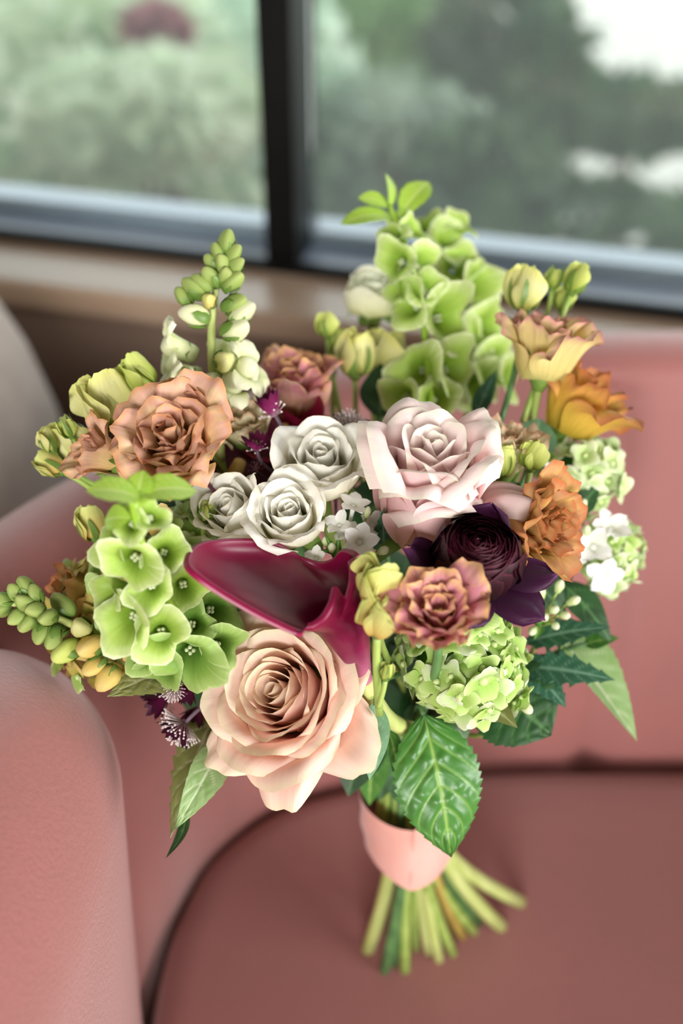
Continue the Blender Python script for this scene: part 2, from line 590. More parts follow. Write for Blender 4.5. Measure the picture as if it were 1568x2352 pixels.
def foliage_mat(name, c1, c2, c3):
    N = NT(name)
    info = N.n('ShaderNodeTexCoord').outputs['Object']
    v = N.noise(3.2, 4, info)
    col = N.ramp(v, [(.3, c1), (.5, c2), (.7, c3)])
    p = N.principled(col, .55, .3)
    tr = N.n('ShaderNodeBsdfTranslucent', Color=col)
    mx = N.n('ShaderNodeMixShader', Fac=.3)
    N.t.links.new(p.outputs[0], mx.inputs[1])
    N.t.links.new(tr.outputs[0], mx.inputs[2])
    return N.finish(mx)


M['fol_pale'] = foliage_mat('pale_shrub_leaves', '#a9bf97', '#ccd9ba', '#e6e9d8')  # haze over the left pane is mixed into this pale leaf colour
M['fol_mint'] = foliage_mat('mint_shrub_leaves', '#a3c0a3', '#c6dac4', '#e2eadc')  # also lightened with the left pane's haze
M['fol_mid'] = foliage_mat('mid_green_leaves', '#5c8048', '#7fa163', '#a3bd86')
M['fol_dark'] = foliage_mat('dark_green_leaves', '#24391f', '#3c5633', '#5d7850')
M['fol_grey'] = foliage_mat('grey_green_leaves', '#6f8570', '#95a792', '#b9c4b4')
M['fol_red'] = foliage_mat('red_shrub_blossom', '#7e3a48', '#9a5562', '#b98790')
M['bark'] = simple_mat('bark', '#4a3c33', '#6a574a', 20, .9, .1)
M['gravel'] = simple_mat('pale_gravel', '#aaa69e', '#b8b3ab', 40, .9, .1)


def shrub(px, py, d, rx, rz, mat, n, label, leaf=.05, seed=0):
    r = np.random.RandomState(seed + 11)
    c = at(px, py, d)
    base = np.array((c[0], c[1], -.42))
    t = thing('garden_shrub', label, 'shrub', Matrix.Translation(Vector(base)), 'shrubs in the garden outside the window')
    h = c[2] + .42
    mb = MB()
    u = r.normal(size=(n, 3))
    u /= np.linalg.norm(u, axis=1)[:, None]
    pos = np.array((0, 0, h)) + u * (r.uniform(.35, 1, (n, 1)) ** .5) * np.array((rx, rx * .8, rz))
    for p in pos:
        if p[2] < .03:
            p[2] = .03 + r.uniform(0, .1)
        a = unit(r.normal(size=3))
        b = unit(np.cross(a, r.normal(size=3)))
        L, Wd = leaf * r.uniform(.7, 1.4), leaf * r.uniform(.3, .5)
        P = np.array([[p - a * L, p - a * L], [p - b * Wd, p + b * Wd], [p + a * L, p + a * L]])
        mb.grid(P)
    f = mb.build('foliage', mat, t)
    f['kind'] = 'stuff'
    MB().tube([(0, 0, -.02), (.02, .01, h * .5), (.0, 0, h)], [.035, .028, .012], 7).build('trunk', M['bark'], t)
    return t


shrub(110, 330, 2.6, .55, .42, M['fol_pale'], 1500, 'pale lime shrub low outside, at the photo\'s upper left corner', .06, 1)
shrub(430, 260, 2.9, .50, .36, M['fol_mint'], 1300, 'mint green shrub outside, just left of the black window post', .06, 2)
shrub(250, 60, 3.9, .75, .30, M['fol_grey'], 1300, 'grey green shrub behind the dark red blossoms outside', .07, 3)
shrub(362, 72, 2.15, .060, .045, M['fol_red'], 260, 'small dark red flowering shrub among grey leaves outside', .035, 4)
shrub(330, 262, 2.0, .24, .10, M['fol_pale'], 500, 'low pale shrub right below the dark red blossoms outside', .05, 15)
shrub(60, 120, 4.2, .6, .4, M['fol_pale'], 900, 'whitish green shrub farthest to the left outside', .08, 5)
shrub(880, 110, 3.2, .30, .20, M['fol_mid'], 900, 'bright green shrub outside, right beside the black window post', .05, 6)
shrub(1150, 90, 3.0, .20, .24, M['fol_dark'], 800, 'dark green shrub outside above the tall green bell spike', .05, 7)
shrub(900, 370, 2.7, .28, .20, M['fol_grey'], 800, 'grey green shrub outside, behind the tip of the bell spike', .05, 8)
shrub(1330, 560, 2.3, .46, .09, M['fol_dark'], 900, 'low dark shrub just beyond the right window rail', .045, 9)
shrub(1440, 262, 3.2, .36, .09, M['fol_dark'], 700, 'dark sparse shrub between two pale patches, upper right corner', .05, 10)
shrub(1090, 420, 2.6, .22, .16, M['fol_dark'], 500, 'small dark shrub left of the lower pale gravel patch', .05, 12)
shrub(1250, 200, 2.9, .13, .22, M['fol_dark'], 450, 'narrow dark shrub left of the bright patch at the top right', .05, 13)
tag(MB().box((.75, 3.3, -.42), (4.2, 12, -.405)).build('gravel_drive', M['gravel'], None, False), 'pale gravel drive seen between shrubs at upper right', 'drive')
bpy.data.objects['gravel_drive']['kind'] = 'structure'

# ------------------------------------------------------------------ sofa
B = spline([(-.15, .05), (-.138, .20), (-.130, .30), (-.127, .365), (-.125, .409), (-.117, .449), (-.093, .503), (-.028, .552), (.1, .577), (.28, .58), (.45, .577), (.58, .552), (.66, .503), (.697, .449), (.705, .40), (.708, .30), (.715, .20), (.73, .05)], 170)
T = spline([(-.36, .05), (-.33, .18), (-.285, .30), (-.235, .39), (-.205, .435), (-.175, .475), (-.125, .54), (-.04, .63), (.1, .688), (.28, .705), (.46, .688), (.60, .63), (.70, .54), (.755, .475), (.785, .435), (.865, .30), (.91, .18), (.94, .05)], 170)
sofa = thing('sofa', 'dusty pink velvet tub sofa holding the bouquet', 'sofa', Matrix.Translation(Vector((.3, .3, 0))))
SO = np.array((.3, .3, 0))


def sofa_back():
    n = len(B)
    outd = np.array([unit(T[i] - B[i]) for i in range(n)])
    H = np.interp(T[:, 0], [-.3, -.1, .1, .48, .68, .88], [.247, .257, .264, .264, .257, .247])
    rows, prof = [], []
    for v in np.linspace(0, 1, 22):                       # inner face, slightly bulging
        bul = .018 * math.sin(math.pi * v)
        P = np.zeros((n, 3))
        P[:, :2] = B * (1 - v) + T * v - outd * bul
        P[:, 2] = SEAT - .06 + (H + .06) * v
        prof.append(P)
    for k in range(1, 11):                                # rolled top
        a = math.pi * k / 10
        r = .034
        P = np.zeros((n, 3))
        P[:, :2] = T + outd * (r - r * math.cos(a))
        P[:, 2] = SEAT + H + r * .75 * math.sin(a)
        prof.append(P)
    for v in np.linspace(.1, 1, 6):                       # outer face
        P = np.zeros((n, 3))
        P[:, :2] = T + outd * (.068 + .01 * v)
        P[:, 2] = (SEAT + H) * (1 - v) + .10 * v
        prof.append(P)
    G = np.array(prof)
    # sewn seams: vertical channels on the straight back, one seam running along below the top roll
    s = np.concatenate([[0], np.cumsum(np.linalg.norm(np.diff(B, axis=0), axis=1))])
    for xs in (.188, .42):
        i0 = int(np.argmin(np.abs(B[:, 0] - xs) + (B[:, 1] < .5) * 9))
        w = np.exp(-((s - s[i0]) / .009) ** 2)[None, :, None]
        G[:22] += w * np.concatenate([outd, np.zeros((n, 1))], 1)[None] * .014
    return MB().grid(G - SO, flip=True).build('backrest', M['velvet'], sofa)


sofa_back()
# seam that follows the top edge
outd = np.array([unit(T[i] - B[i]) for i in range(len(B))])
seam = np.zeros((len(B), 3))
seam[:, :2] = B * .13 + T * .87 - outd * (.018 * math.sin(math.pi * .87) + .0005)
seam[:, 2] = SEAT - .06 + (np.interp(T[:, 0], [-.3, -.1, .1, .48, .68, .88], [.247, .257, .264, .264, .257, .247]) + .06) * .87
MB().tube(seam[20:74] - SO, .0016, 6).build('piping', M['seam'], sofa)
i0 = int(np.argmin(np.abs(B[:, 0] - .188) + (B[:, 1] < .5) * 9))


def seat_cushion():
    edge = np.concatenate([B + outd * -.004, [(.70, .02), (.5, .02), (.2, .02), (-.12, .02)]])
    c = np.array((.29, .3))
    per = []
    for i in range(len(edge)):
        per.append(edge[i])
    per = np.array(per)
    rows = []
    for inset, z in ((0.0, -.16), (0.0, -.022), (.003, -.010), (.012, -.003), (.028, -.0005), (.06, 0.0)):
        d = c - per
        L = np.linalg.norm(d, axis=1)[:, None]
        P = np.zeros((len(per), 3))
        P[:, :2] = per + d / L * inset
        P[:, 2] = SEAT + z
        rows.append(P)
    for k in (.75, .5, .25, 0.0):
        P = np.zeros((len(per), 3))
        P[:, :2] = c + (rows[5][:, :2] - c) * k
        P[:, 2] = SEAT
        rows.append(P)
    return MB().grid(np.array(rows) - SO, wrap=True).build('seat_cushion', M['velvet'], sofa)


seat_cushion()
MB().box((-.12 - .3, .03 - .3, .10), (.70 - .3, .50 - .3, SEAT - .14)).build('base', M['velvet'], sofa, False)


def sofa_arm():
    """Padded arm: rounded far end, soft roll along the inner edge."""
    n = 40
    # outline of the arm's top in plan, from inner front, round the far end, to the outer front
    out = spline([(-.150, -.25), (-.135, .05), (-.122, .20), (-.110, .32), (-.117, .385), (-.150, .428), (-.200, .437), (-.27, .405), (-.33, .30), (-.37, .10), (-.40, -.25)], 70)
    c = spline([(-.27, -.25), (-.26, .05), (-.24, .20), (-.22, .27), (-.21, .29), (-.215, .295), (-.22, .29), (-.23, .27), (-.25, .2), (-.27, .05), (-.28, -.25)], 70)
    rows = []
    H = .297
    low = np.array([(-.150, -.25), (-.138, .05), (-.129, .20), (-.128, .30), (-.130, .36), (-.150, .40), (-.21, .41), (-.28, .38), (-.34, .29), (-.37, .10), (-.40, -.25)])
    low = spline(low, 70)
    for v in np.linspace(0, 1, 8):
        P = np.zeros((70, 3))
        P[:, :2] = low * (1 - v) + out * v
        P[:, 2] = SEAT - .10 + (H - .075 + .10) * v
        rows.append(P)
    r = .075
    for k in range(1, 13):
        a = math.pi / 2 * k / 12
        P = np.zeros((70, 3))
        f = min(1.0, (1 - math.cos(a)) * .55)
        P[:, :2] = out * (1 - f) + c * f
        P[:, 2] = SEAT + H - r + r * math.sin(a)
        rows.append(P)
    for f in (.75, 1.0):
        P = np.zeros((70, 3))
        P[:, :2] = out * (1 - f) + c * f
        P[:, 2] = SEAT + H + .004 * (f - .55)
        rows.append(P)
    o = MB().grid(np.array(rows) - SO).build('armrest', M['velvet'], sofa)
    G = np.array(rows)
    G[..., 0] = .58 - G[..., 0]
    MB().grid(G - SO, flip=True).build('armrest', M['velvet'], sofa)
    return o


sofa_arm()

# beige tub chair by the wall
chair = thing('tub_chair', 'greyish beige upholstered tub chair at the far left by the wall', 'chair', Matrix.Translation(Vector((-.535, .74, 0))))
th = np.linspace(-math.pi * .62, math.pi * .75, 60)
rows = []
for r, z in ((.29, .06), (.305, .35), (.300, .58), (.286, .64), (.262, .70), (.24, .73), (.218, .74), (.203, .725), (.20, .69), (.215, .56), (.225, .44)):
    rows.append(np.stack([r * np.cos(th), r * np.sin(th), np.full_like(th, z)], -1))
MB().grid(np.array(rows)).build('backrest', M['beige_cloth'], chair)
MB().lathe([(0, .10), (.2, .10), (.222, .14), (.224, .40), (.21, .435), (.17, .445), (0, .447)], 40).build('seat_cushion', M['beige_cloth'], chair)
for a in (.6, 2.2, 3.8, 5.4):
    MB().tube([(.2 * math.cos(a), .2 * math.sin(a), .0), (.19 * math.cos(a), .19 * math.sin(a), .11)], [.012, .016], 8).build('leg', M['floor_wood'], chair)

# ------------------------------------------------------------------ bouquet: common pieces
BIND = np.array((.0407, .415, SEAT + .125))          # middle of the ribbon
WRAP_TOP = SEAT + .166
stem_no = [0]


def stem(t, Mx, r, mat, start=(0, 0, 0), foot=None, name='stem', r_end=None, slack=.45, dirz=None):
    """Stem from a bloom down into the ribbon and, if foot is given, out below to the seat."""
    i = stem_no[0]
    stem_no[0] += 1
    A = np.array(Mx)
    p0 = A[:3, :3] @ np.array(start) + A[:3, 3]
    zd = -A[:3, 2] if dirz is None else unit(dirz)
    a = i * 2.399
    rr = .004 + .019 * math.sqrt((i * .618) % 1)
    off = np.array((math.cos(a) * rr, math.sin(a) * rr, 0))
    if foot is not None:
        foot = np.asarray(foot, float)
        fd = (foot - BIND)[:2]
        off = np.array((*(-fd * .10), 0)) + np.array((math.cos(a) * .006, math.sin(a) * .006, 0)) + np.array((*(fd * .25), 0))
    top = BIND + off + np.array((0, 0, .045))
    mid = BIND + off
    d = np.linalg.norm(p0 - top)
    c1 = p0 + zd * d * slack
    c2 = top + np.array((0, 0, .04 + d * .2))
    pts = [bez([p0, c1, c2, top], 14)]
    if foot is None:
        pts.append(np.array([mid, mid - np.array((0, 0, .02))]))
        rad = np.full(16, r)
    else:
        low = BIND + np.array((fd[0] * .22, fd[1] * .22, -.045)) + off * .3
        pts.append(bez([mid, low, foot], 8))
        rad = np.concatenate([np.full(14, r), np.full(8, r_end or r)])
    P = np.concatenate(pts)
    return MB().tube(to_local(Mx, P), rad, 9).build(name, mat, t)


def petal(L, W, ang, Rc, rb=0.0, edge=0.0, ruf=0.0, rk=2.0, ph=0.0, nu=11, nv=11, vm=.62, base=.35, pw=2.4, rag=.03, phi=0.0, z0=0.0, point=0.0, twist=0.0, rnd_=None, nar=.12):
    v = np.linspace(0, 1, nv)[:, None]
    u = np.linspace(-1, 1, nu)[None]
    al = np.radians(np.interp(v, np.linspace(0, 1, len(ang)), ang))
    al = al + np.radians(edge) * np.abs(u) ** 2.2 * sstep(.35, 1, v)
    Lu = L * (1 + rag * np.sin(5.3 * u + ph * 3.1) + rag * .7 * np.sin(11.0 * u + ph * 5.7) + point * (1 - np.abs(u)) - point * .5)
    if rnd_ is not None:
        Lu = Lu * (1 - rnd_ * np.abs(u) ** 2.6)
    ds = Lu / (nv - 1) * np.ones_like(al)
    ds[0] = 0
    R = rb + np.cumsum(np.sin(al) * ds, 0)
    Z = np.cumsum(np.cos(al) * ds, 0)
    s = np.where(v < vm, base + (1 - base) * np.sin(np.pi / 2 * v / vm), np.sqrt(np.clip(1 - (np.clip(v - vm, 0, 1) / (1 - vm)) ** pw, 0.0, 1)))
    if rnd_ is not None:
        s = np.where(v < vm, base + (1 - base) * np.sin(np.pi / 2 * v / vm), 1 - nar * (np.clip(v - vm, 0, 1) / (1 - vm)) ** 2)
    s = np.maximum(s, .04)
    hw = W * s
    Rcv = np.maximum(Rc * np.ones_like(v), 1e-4)
    a = np.clip(u * hw / Rcv, -2.7, 2.7)
    dn = ruf * (sstep(.3, 1, v) * (np.sin(rk * np.pi * u + ph) + .6 * np.sin(rk * 2.3 * np.pi * u + ph * 1.7)) * (.35 + .65 * np.abs(u)) + .5 * np.sin(3 * v + ph) * u)
    R = R + dn * np.cos(al)
    Z = Z - dn * np.sin(al)
    a = a + twist * v
    x = R - Rcv + Rcv * np.cos(a)
    y = Rcv * np.sin(a)
    P = np.stack([x, y * np.ones_like(x), Z + z0], -1)
    return rotz(P, phi)


def lerpl(A, Bq, t):
    return [a + (b - a) * t for a, b in zip(A, Bq)]


def sepals(parent, n, L, W, ang, mat, rb=.002, phase=0.0, name='sepal'):
    for k in range(n):
        P = petal(L, W, ang, .02, rb, phi=phase + k * 2 * math.pi / n, nu=5, nv=7, vm=.3, base=.8, pw=1.2, rag=0)
        MB().grid(P).build(name, mat, parent)


def rose(label, p, axis, S, H, N, mat, roll=0.0, inner=None, mid=None, outer=None, foot=None, smat='stem_green', outer_petals=(), seed=1, name='rose', cat='rose', ruf=.0012, res=13, group='roses of the bouquet', tw=1.0, drop=0.0):
    r = random.Random(seed)
    Mx = frame(p, cw(axis), roll)
    t = thing(name, label, cat, Mx, group)
    inner = inner or [10, 2, -8, -12, -8]
    mid = mid or [26, 6, -2, 0, 22]
    outer = outer or [48, 22, 12, 32, 95]
    for i in range(N):
        q = i / (N - 1)
        R = S * (.10 + .80 * q ** .9)
        ang = lerpl(inner, mid, q * 2) if q < .5 else lerpl(mid, outer, (q - .5) * 2)
        ang = [a + r.uniform(-3, 3) for a in ang]
        L = H * (.80 + .22 * q + r.uniform(-.03, .03))
        phi = i * 2.399 + r.uniform(-.25, .25)
        L *= 1 - drop * q * max(0.0, -math.sin(phi))
        W = (1.75 - .75 * q) * R * tw + .10 * S
        P = petal(L, W, ang, max(R * (.95 + .25 * q), .0022), rb=R * .62, edge=6 + 30 * q, ruf=ruf * (.25 + q), rk=1.3 + r.random(), ph=r.uniform(0, 6), nu=res, nv=res, vm=.66, base=.62,
                  rag=.012, phi=phi, point=.05 * q, rnd_=.26, nar=.2)
        MB().grid(P).build('petal', mat, t)
    for kw in outer_petals:
        P = petal(nu=17, nv=17, rnd_=.34, nar=.2, **kw)
        MB().grid(P).build('petal', mat, t)
    MB().lathe([(0, -.010), (.004, -.009), (S * .34, -.002), (S * .55, .006), (S * .2, .010), (0, .01)], 14).build('calyx', M['sepal'], t)
    sepals(t, 5, H * .5, .005, [70, 95, 120, 130], M['sepal'], S * .3)
    stem(t, Mx, .0034, M[smat], (0, 0, -.008), foot)
    return t


# ------------------------------------------------------------------ roses
rose('large pale pink rose, the tallest open rose at the centre', at(978, 1222, .530), (.05, .85, .53), .0310, .062, 20, M['pink_rose'], 0.0,
     inner=[8, 0, -4, -8, -10, -8, 0], mid=[24, 8, 0, -6, -4, 4, 40], outer=[42, 14, 4, 0, 2, 18, 95], seed=3, foot=seat_pt(1008, 2203), smat='stem_pale', res=19, drop=.20,
     outer_petals=(
         dict(L=.062, W=.029, ang=[46, 18, 6, 6, 16, 40, 100], Rc=.028, rb=.012, edge=30, ruf=.0015, rk=1.4, ph=.5, phi=2.85, vm=.66, base=.6),
         dict(L=.050, W=.031, ang=[46, 14, 4, 2, 10, 50, 150], Rc=.027, rb=.012, edge=16, ruf=.0015, rk=1.3, ph=2.2, phi=-1.85, vm=.66, base=.6),
         dict(L=.040, W=.030, ang=[52, 20, 8, 6, 16, 60, 150], Rc=.030, rb=.012, edge=20, ruf=.0018, rk=1.5, ph=3.2, phi=-1.25, vm=.66, base=.6),
         dict(L=.054, W=.018, ang=[52, 22, 40, 90, 125], Rc=.024, rb=.012, edge=24, ruf=.0045, rk=2.2, ph=1.0, phi=-.12, vm=.66, base=.6),
         dict(L=.063, W=.028, ang=[44, 16, 6, 6, 16, 36, 90], Rc=.030, rb=.012, edge=26, ruf=.0015, rk=1.4, ph=4.2, phi=.7, vm=.66, base=.6),
     ))
rose('large peach rose, lowest in the bouquet, with a tight spiral heart', at(690, 1605, .530), (-.40, .30, .86), .0325, .041, 32, M['peach_rose'], .2,
     inner=[12, 4, -4, -8, -2], mid=[40, 18, 4, 4, 22], outer=[58, 36, 22, 38, 84], seed=5, foot=seat_pt(930, 2228), smat='stem_green', res=15,
     outer_petals=(
         dict(L=.052, W=.023, ang=[72, 60, 54, 66, 105], Rc=.034, rb=.011, edge=46, ruf=.002, rk=1.5, ph=.4, phi=-.35, vm=.66, base=.6, pw=2.8),
         dict(L=.048, W=.021, ang=[72, 60, 56, 72, 110], Rc=.034, rb=.011, edge=40, ruf=.002, rk=1.8, ph=1.6, phi=-1.3, vm=.66, base=.6, pw=2.8),
         dict(L=.045, W=.025, ang=[72, 54, 44, 56, 90], Rc=.034, rb=.011, edge=36, ruf=.0025, rk=1.6, ph=2.6, phi=-2.1, vm=.66, base=.6, pw=2.8),
         dict(L=.042, W=.022, ang=[70, 52, 42, 50, 84], Rc=.034, rb=.011, edge=36, ruf=.002, rk=1.8, ph=3.3, phi=.6, vm=.66, base=.6, pw=2.8),
     ))
SPR = dict(inner=[12, 4, -6, -12, -8], mid=[40, 14, -2, -2, 14], outer=[60, 28, 8, 14, 62])
rose('creamy white spray rose in front of its white neighbours, above the calla lip', at(672, 1215, .522), (-.08, .50, .86), .0190, .027, 18, M['cream_rose'], .8, seed=11, foot=seat_pt(883, 2230), smat='stem_dark', **SPR)
rose('creamy white spray rose just left of the pink rose', at(742, 1105, .538), (-.02, .62, .78), .0218, .030, 18, M['cream_rose'], 2.0, seed=12, **SPR)
rose('creamy white spray rose half hidden at the left of the white group', at(565, 1205, .530), (-.40, .50, .74), .0190, .027, 16, M['cream_rose'], 1.2, seed=13, **SPR)
rose('blurred cream flower at the back beside the tall bell spike', at(857, 715, .640), (0, .85, .5), .0195, .024, 14, M['white_far'], .5, seed=14, res=10, **SPR)


# ------------------------------------------------------------------ lisianthus
def lisianthus(label, p, axis, S, H, N, mat, roll=0.0, seed=1, opened=1.0, foot=None, smat='stem_green', ruf=.0045, heart=True):
    r = random.Random(seed)
    Mx = frame(p, cw(axis), roll)
    t = thing('lisianthus', label, 'lisianthus', Mx, 'open lisianthus blooms of the bouquet')
    for i in range(N):
        q = i / (N - 1)
        R = S * (.12 + .7 * q)
        A0, A1 = [16, 6, -2, 6, 20], [52, 34, 26, 44, 78]
        ang = [a * (.4 + .6 * opened) + r.uniform(-7, 7) for a in lerpl(A0, A1, q)]
        L = H * (.86 + .18 * q + r.uniform(-.06, .06))
        W = S * (.55 + .35 * q)
        P = petal(L, W, ang, max(R * 1.1, .004), rb=R * .38, edge=14, ruf=ruf * (.55 + .45 * q) * S / .026, rk=1.7 + r.random() * 1.2, ph=r.uniform(0, 6), nu=17, nv=13, vm=.74, base=.4, rnd_=.22, nar=.05, rag=.04,
                  phi=i * 2.399 + r.uniform(-.2, .2))
        MB().grid(P).build('petal', mat, t)
    if heart:
        MB().lathe([(0, .002), (.003, .004), (.0035, H * .4), (.005, H * .5), (.003, H * .54), (0, H * .54)], 8).build('pistil', M['bud_green'], t)
    MB().lathe([(0, -.008), (.003, -.007), (.006, -.001), (.007, .004), (0, .006)], 10).build('calyx', M['sepal'], t)
    sepals(t, 5, H * .55, .0016, [35, 30, 34, 40], M['sepal'], .004)
    stem(t, Mx, .0022, M[smat], (0, 0, -.006), foot)
    return t


lisianthus('large apricot brown ruffled lisianthus at upper left below the snapdragon', at(412, 1045, .515), (-.12, .42, .90), .030, .034, 17, M['apricot_lis'], .4, 21, 1.15, smat='stem_dark')
lisianthus('blurred rosy apricot lisianthus nearest the viewer, in front of the black ranunculus', at(1008, 1446, .474), (-.06, .60, .80), .0198, .029, 15, M['rosy_lis'], 1.0, 22, 1.0, smat='stem_dark')
lisianthus('copper brown lisianthus turned sideways right of the ranunculus', at(1162, 1205, .535), (.70, -.02, .64), .023, .038, 18, M['brown_lis'], .2, 23, .80, smat='stem_dark')
lisianthus('pale apricot cup shaped lisianthus at top right', at(1240, 868, .575), (.10, .93, .32), .027, .036, 11, M['pale_apricot'], .1, 24, .85)
lisianthus('amber lisianthus leaning right over the sofa back', at(1285, 985, .590), (.52, .78, .30), .027, .040, 10, M['amber_lis'], .5, 25, 1.1)
lisianthus('blurred dusky pink lisianthus at the back between the snapdragon and bell spikes', at(688, 945, .600), (-.02, .86, .48), .025, .035, 13, M['rosy_lis'], .9, 26, .9)
lisianthus('small half open tan lisianthus tucked left under the large apricot one', at(282, 1062, .520), (-.75, .35, .55), .014, .026, 8, M['apricot_lis'], .3, 27, .6)
lisianthus('dark amber lisianthus behind the bells at the far left', at(240, 1385, .545), (-.85, .12, .45), .019, .030, 11, M['brown_lis'], .7, 28, .9)
lisianthus('pale cream and pink lisianthus right beside the pink rose', at(1155, 1085, .555), (.12, .9, .42), .016, .027, 9, M['cream_lis'], .2, 29, .6)
lisianthus('cream frilled lisianthus behind the large apricot lisianthus', at(560, 1010, .565), (-.05, .7, .6), .019, .022, 10, M['cream_lis'], .5, 30, 1.1)


def bud(label, p, axis, R, H, mat, roll=0.0, seed=1, sep=1.0, end=None, smat='stem_green', r=.0016, spiky=False, name='lisianthus_bud', group='lisianthus buds of the bouquet'):
    rr = random.Random(seed)
    Mx = frame(p, cw(axis), roll)
    t = thing(name, label, 'flower bud', Mx, group)
    for i in range(6):
        q = i / 5
        ang = [66 + 8 * q, 22 + 6 * q, -6 + 2 * q, -26 + 4 * q, -22 + 16 * q]
        P = petal(H * (1.02 + rr.uniform(-.04, .06)), R * 1.25, [a + rr.uniform(-4, 4) for a in ang], R * (.85 + .15 * q), rb=R * .12, edge=2, ruf=R * .035, rk=1.5, ph=rr.uniform(0, 6), nu=11, nv=11, vm=.6, base=.35,
                  rnd_=.3, nar=.35, rag=.03, phi=i * 2 * math.pi / 3 + rr.uniform(-.2, .2), twist=.5)
        MB().grid(P).build('petal', mat, t)
    MB().lathe([(0, -R * .28), (r * 1.3, -R * .26), (R * .40, -R * .02), (R * .50, R * .12), (0, R * .2)], 10).build('calyx', M['sepal'], t)
    if sep:
        sepals(t, 5, H * (.75 if not spiky else 1.25), R * .24, [64, 26, 2, -12] if not spiky else [64, 28, -4, 8], M['sepal'], R * .42, rr.random())
    if end is None:
        stem(t, Mx, r, M[smat], (0, 0, -R * .26), slack=.3)
    else:
        a = np.array(Mx)
        p0 = a[:3, 3] - a[:3, 2] * R * .26
        e = np.asarray(end, float)
        L = np.linalg.norm(e - p0)
        MB().tube(to_local(Mx, bez([p0, p0 - a[:3, 2] * L * .4, e], 10)), r, 7).build('stem', M[smat], t)
    return t


bud('big pale yellow bud left of the large apricot lisianthus', at(268, 972, .535), (-.42, .74, .50), .0145, .028, M['bud_yellow'], .2, 41, 0)
bud('yellow green opening bud above the apricot lisianthus, left of the snapdragon', at(345, 893, .540), (-.62, .66, .40), .0095, .020, M['bud_green'], .6, 42, 0)
bud('plump pale yellow bud behind the small pointed buds at far left', at(200, 1055, .550), (-.50, .66, .50), .0125, .026, M['bud_yellow'], 1.1, 43, .6)
bud('tiny pointed green bud with spiky sepals against the plump yellow bud', at(165, 1003, .530), (-.45, .84, .25), .0042, .0095, M['bud_green'], .2, 44, 1, at(250, 1085, .535), spiky=True, r=.0011)
bud('slim green and yellow bud, upper one of the two at far left', at(122, 1035, .535), (-.42, .82, .35), .0052, .012, M['bud_yellow'], .9, 45, 1, at(245, 1125, .535), r=.0013)
bud('oblong yellow bud, lower one of the two at far left', at(142, 1083, .535), (-.85, .42, .30), .0060, .015, M['bud_gold'], .4, 46, 1, at(225, 1135, .535), r=.0014)
bud('blurred greenish yellow bud beside the calla lip, upper of a pair', at(860, 1370, .472), (-.04, .72, .68), .0105, .022, M['bud_gold'], .2, 47, 0, smat='stem_green', r=.0017)
bud('blurred golden yellow bud below its larger twin by the calla', at(866, 1452, .466), (.02, .80, .60), .0085, .019, M['bud_gold'], 1.2, 48, 0, at(872, 1640, .500), r=.0019)
bud('pale yellow bud standing highest above the cup shaped lisianthus', at(1203, 712, .585), (.03, .95, .30), .0108, .025, M['bud_yellow'], .2, 49, .8, at(1150, 965, .575), 'stem_dark', .0017)
bud('plump green striped bud, rightmost at the top', at(1312, 672, .585), (.36, .90, .20), .0070, .017, M['bud_green'], .7, 50, 1, at(1200, 968, .575), 'stem_green', .0017)
bud('tiny green bud with long whiskers among the top right buds', at(1268, 662, .590), (.12, .95, .2), .0050, .011, M['bud_green'], 1.7, 51, 1, at(1225, 860, .585), spiky=True, r=.0012)
bud('small green bud low between the top right buds and the pale lisianthus cup', at(1290, 712, .595), (.18, .95, .15), .0066, .014, M['bud_green'], .5, 52, 1, at(1225, 880, .590), r=.0013)
bud('blurred lemon bud at the back right of the dusky pink lisianthus', at(815, 862, .610), (.0, .93, .35), .0110, .026, M['bud_yellow'], .5, 53, .8)
bud('little blurred green bud on a thin stalk at the back', at(752, 772, .615), (-.05, .95, .25), .0062, .014, M['bud_green'], .2, 54, 1)
bud('second little green bud behind the lemon bud at the back', at(772, 800, .620), (.15, .93, .25), .0055, .012, M['bud_green'], .2, 64, 1)
bud('blurred pale lemon opening bud beneath the cream flower at the back', at(885, 855, .625), (.05, .88, .4), .0145, .026, M['bud_yellow'], .9, 55, 0)
bud('fresh lime bud pressed against the right of the pink rose', at(1146, 1093, .535), (.02, .92, .38), .0068, .017, M['bud_green'], .2, 56, 1)
bud('lime green bud peeping over the copper brown lisianthus', at(1218, 1075, .540), (.08, .9, .4), .0072, .015, M['bud_green'], 1.4, 57, 0)
bud('olive yellow bud at the left edge above the bell cluster', at(220, 1235, .540), (-.35, .85, .4), .0075, .018, M['bud_gold'], .4, 58, .7)
bud('tiny green bud on a bent stalk below the golden buds', at(885, 1558, .480), (.1, .9, .4), .0036, .008, M['bud_green'], .4, 59, 1, at(868, 1625, .490), r=.0012, spiky=True)
bud('small green bud with thin sepals under the apricot lisianthus, left of the white roses', at(470, 1195, .520), (.25, .85, .4), .0048, .010, M['bud_green'], .4, 60, 1, at(500, 1270, .545), spiky=True, r=.0014)
bud('yellow orange bud glimpsed behind the left bells', at(345, 1225, .520), (.05, .85, .5), .0095, .017, M['snap_gold'], .4, 61, 0)


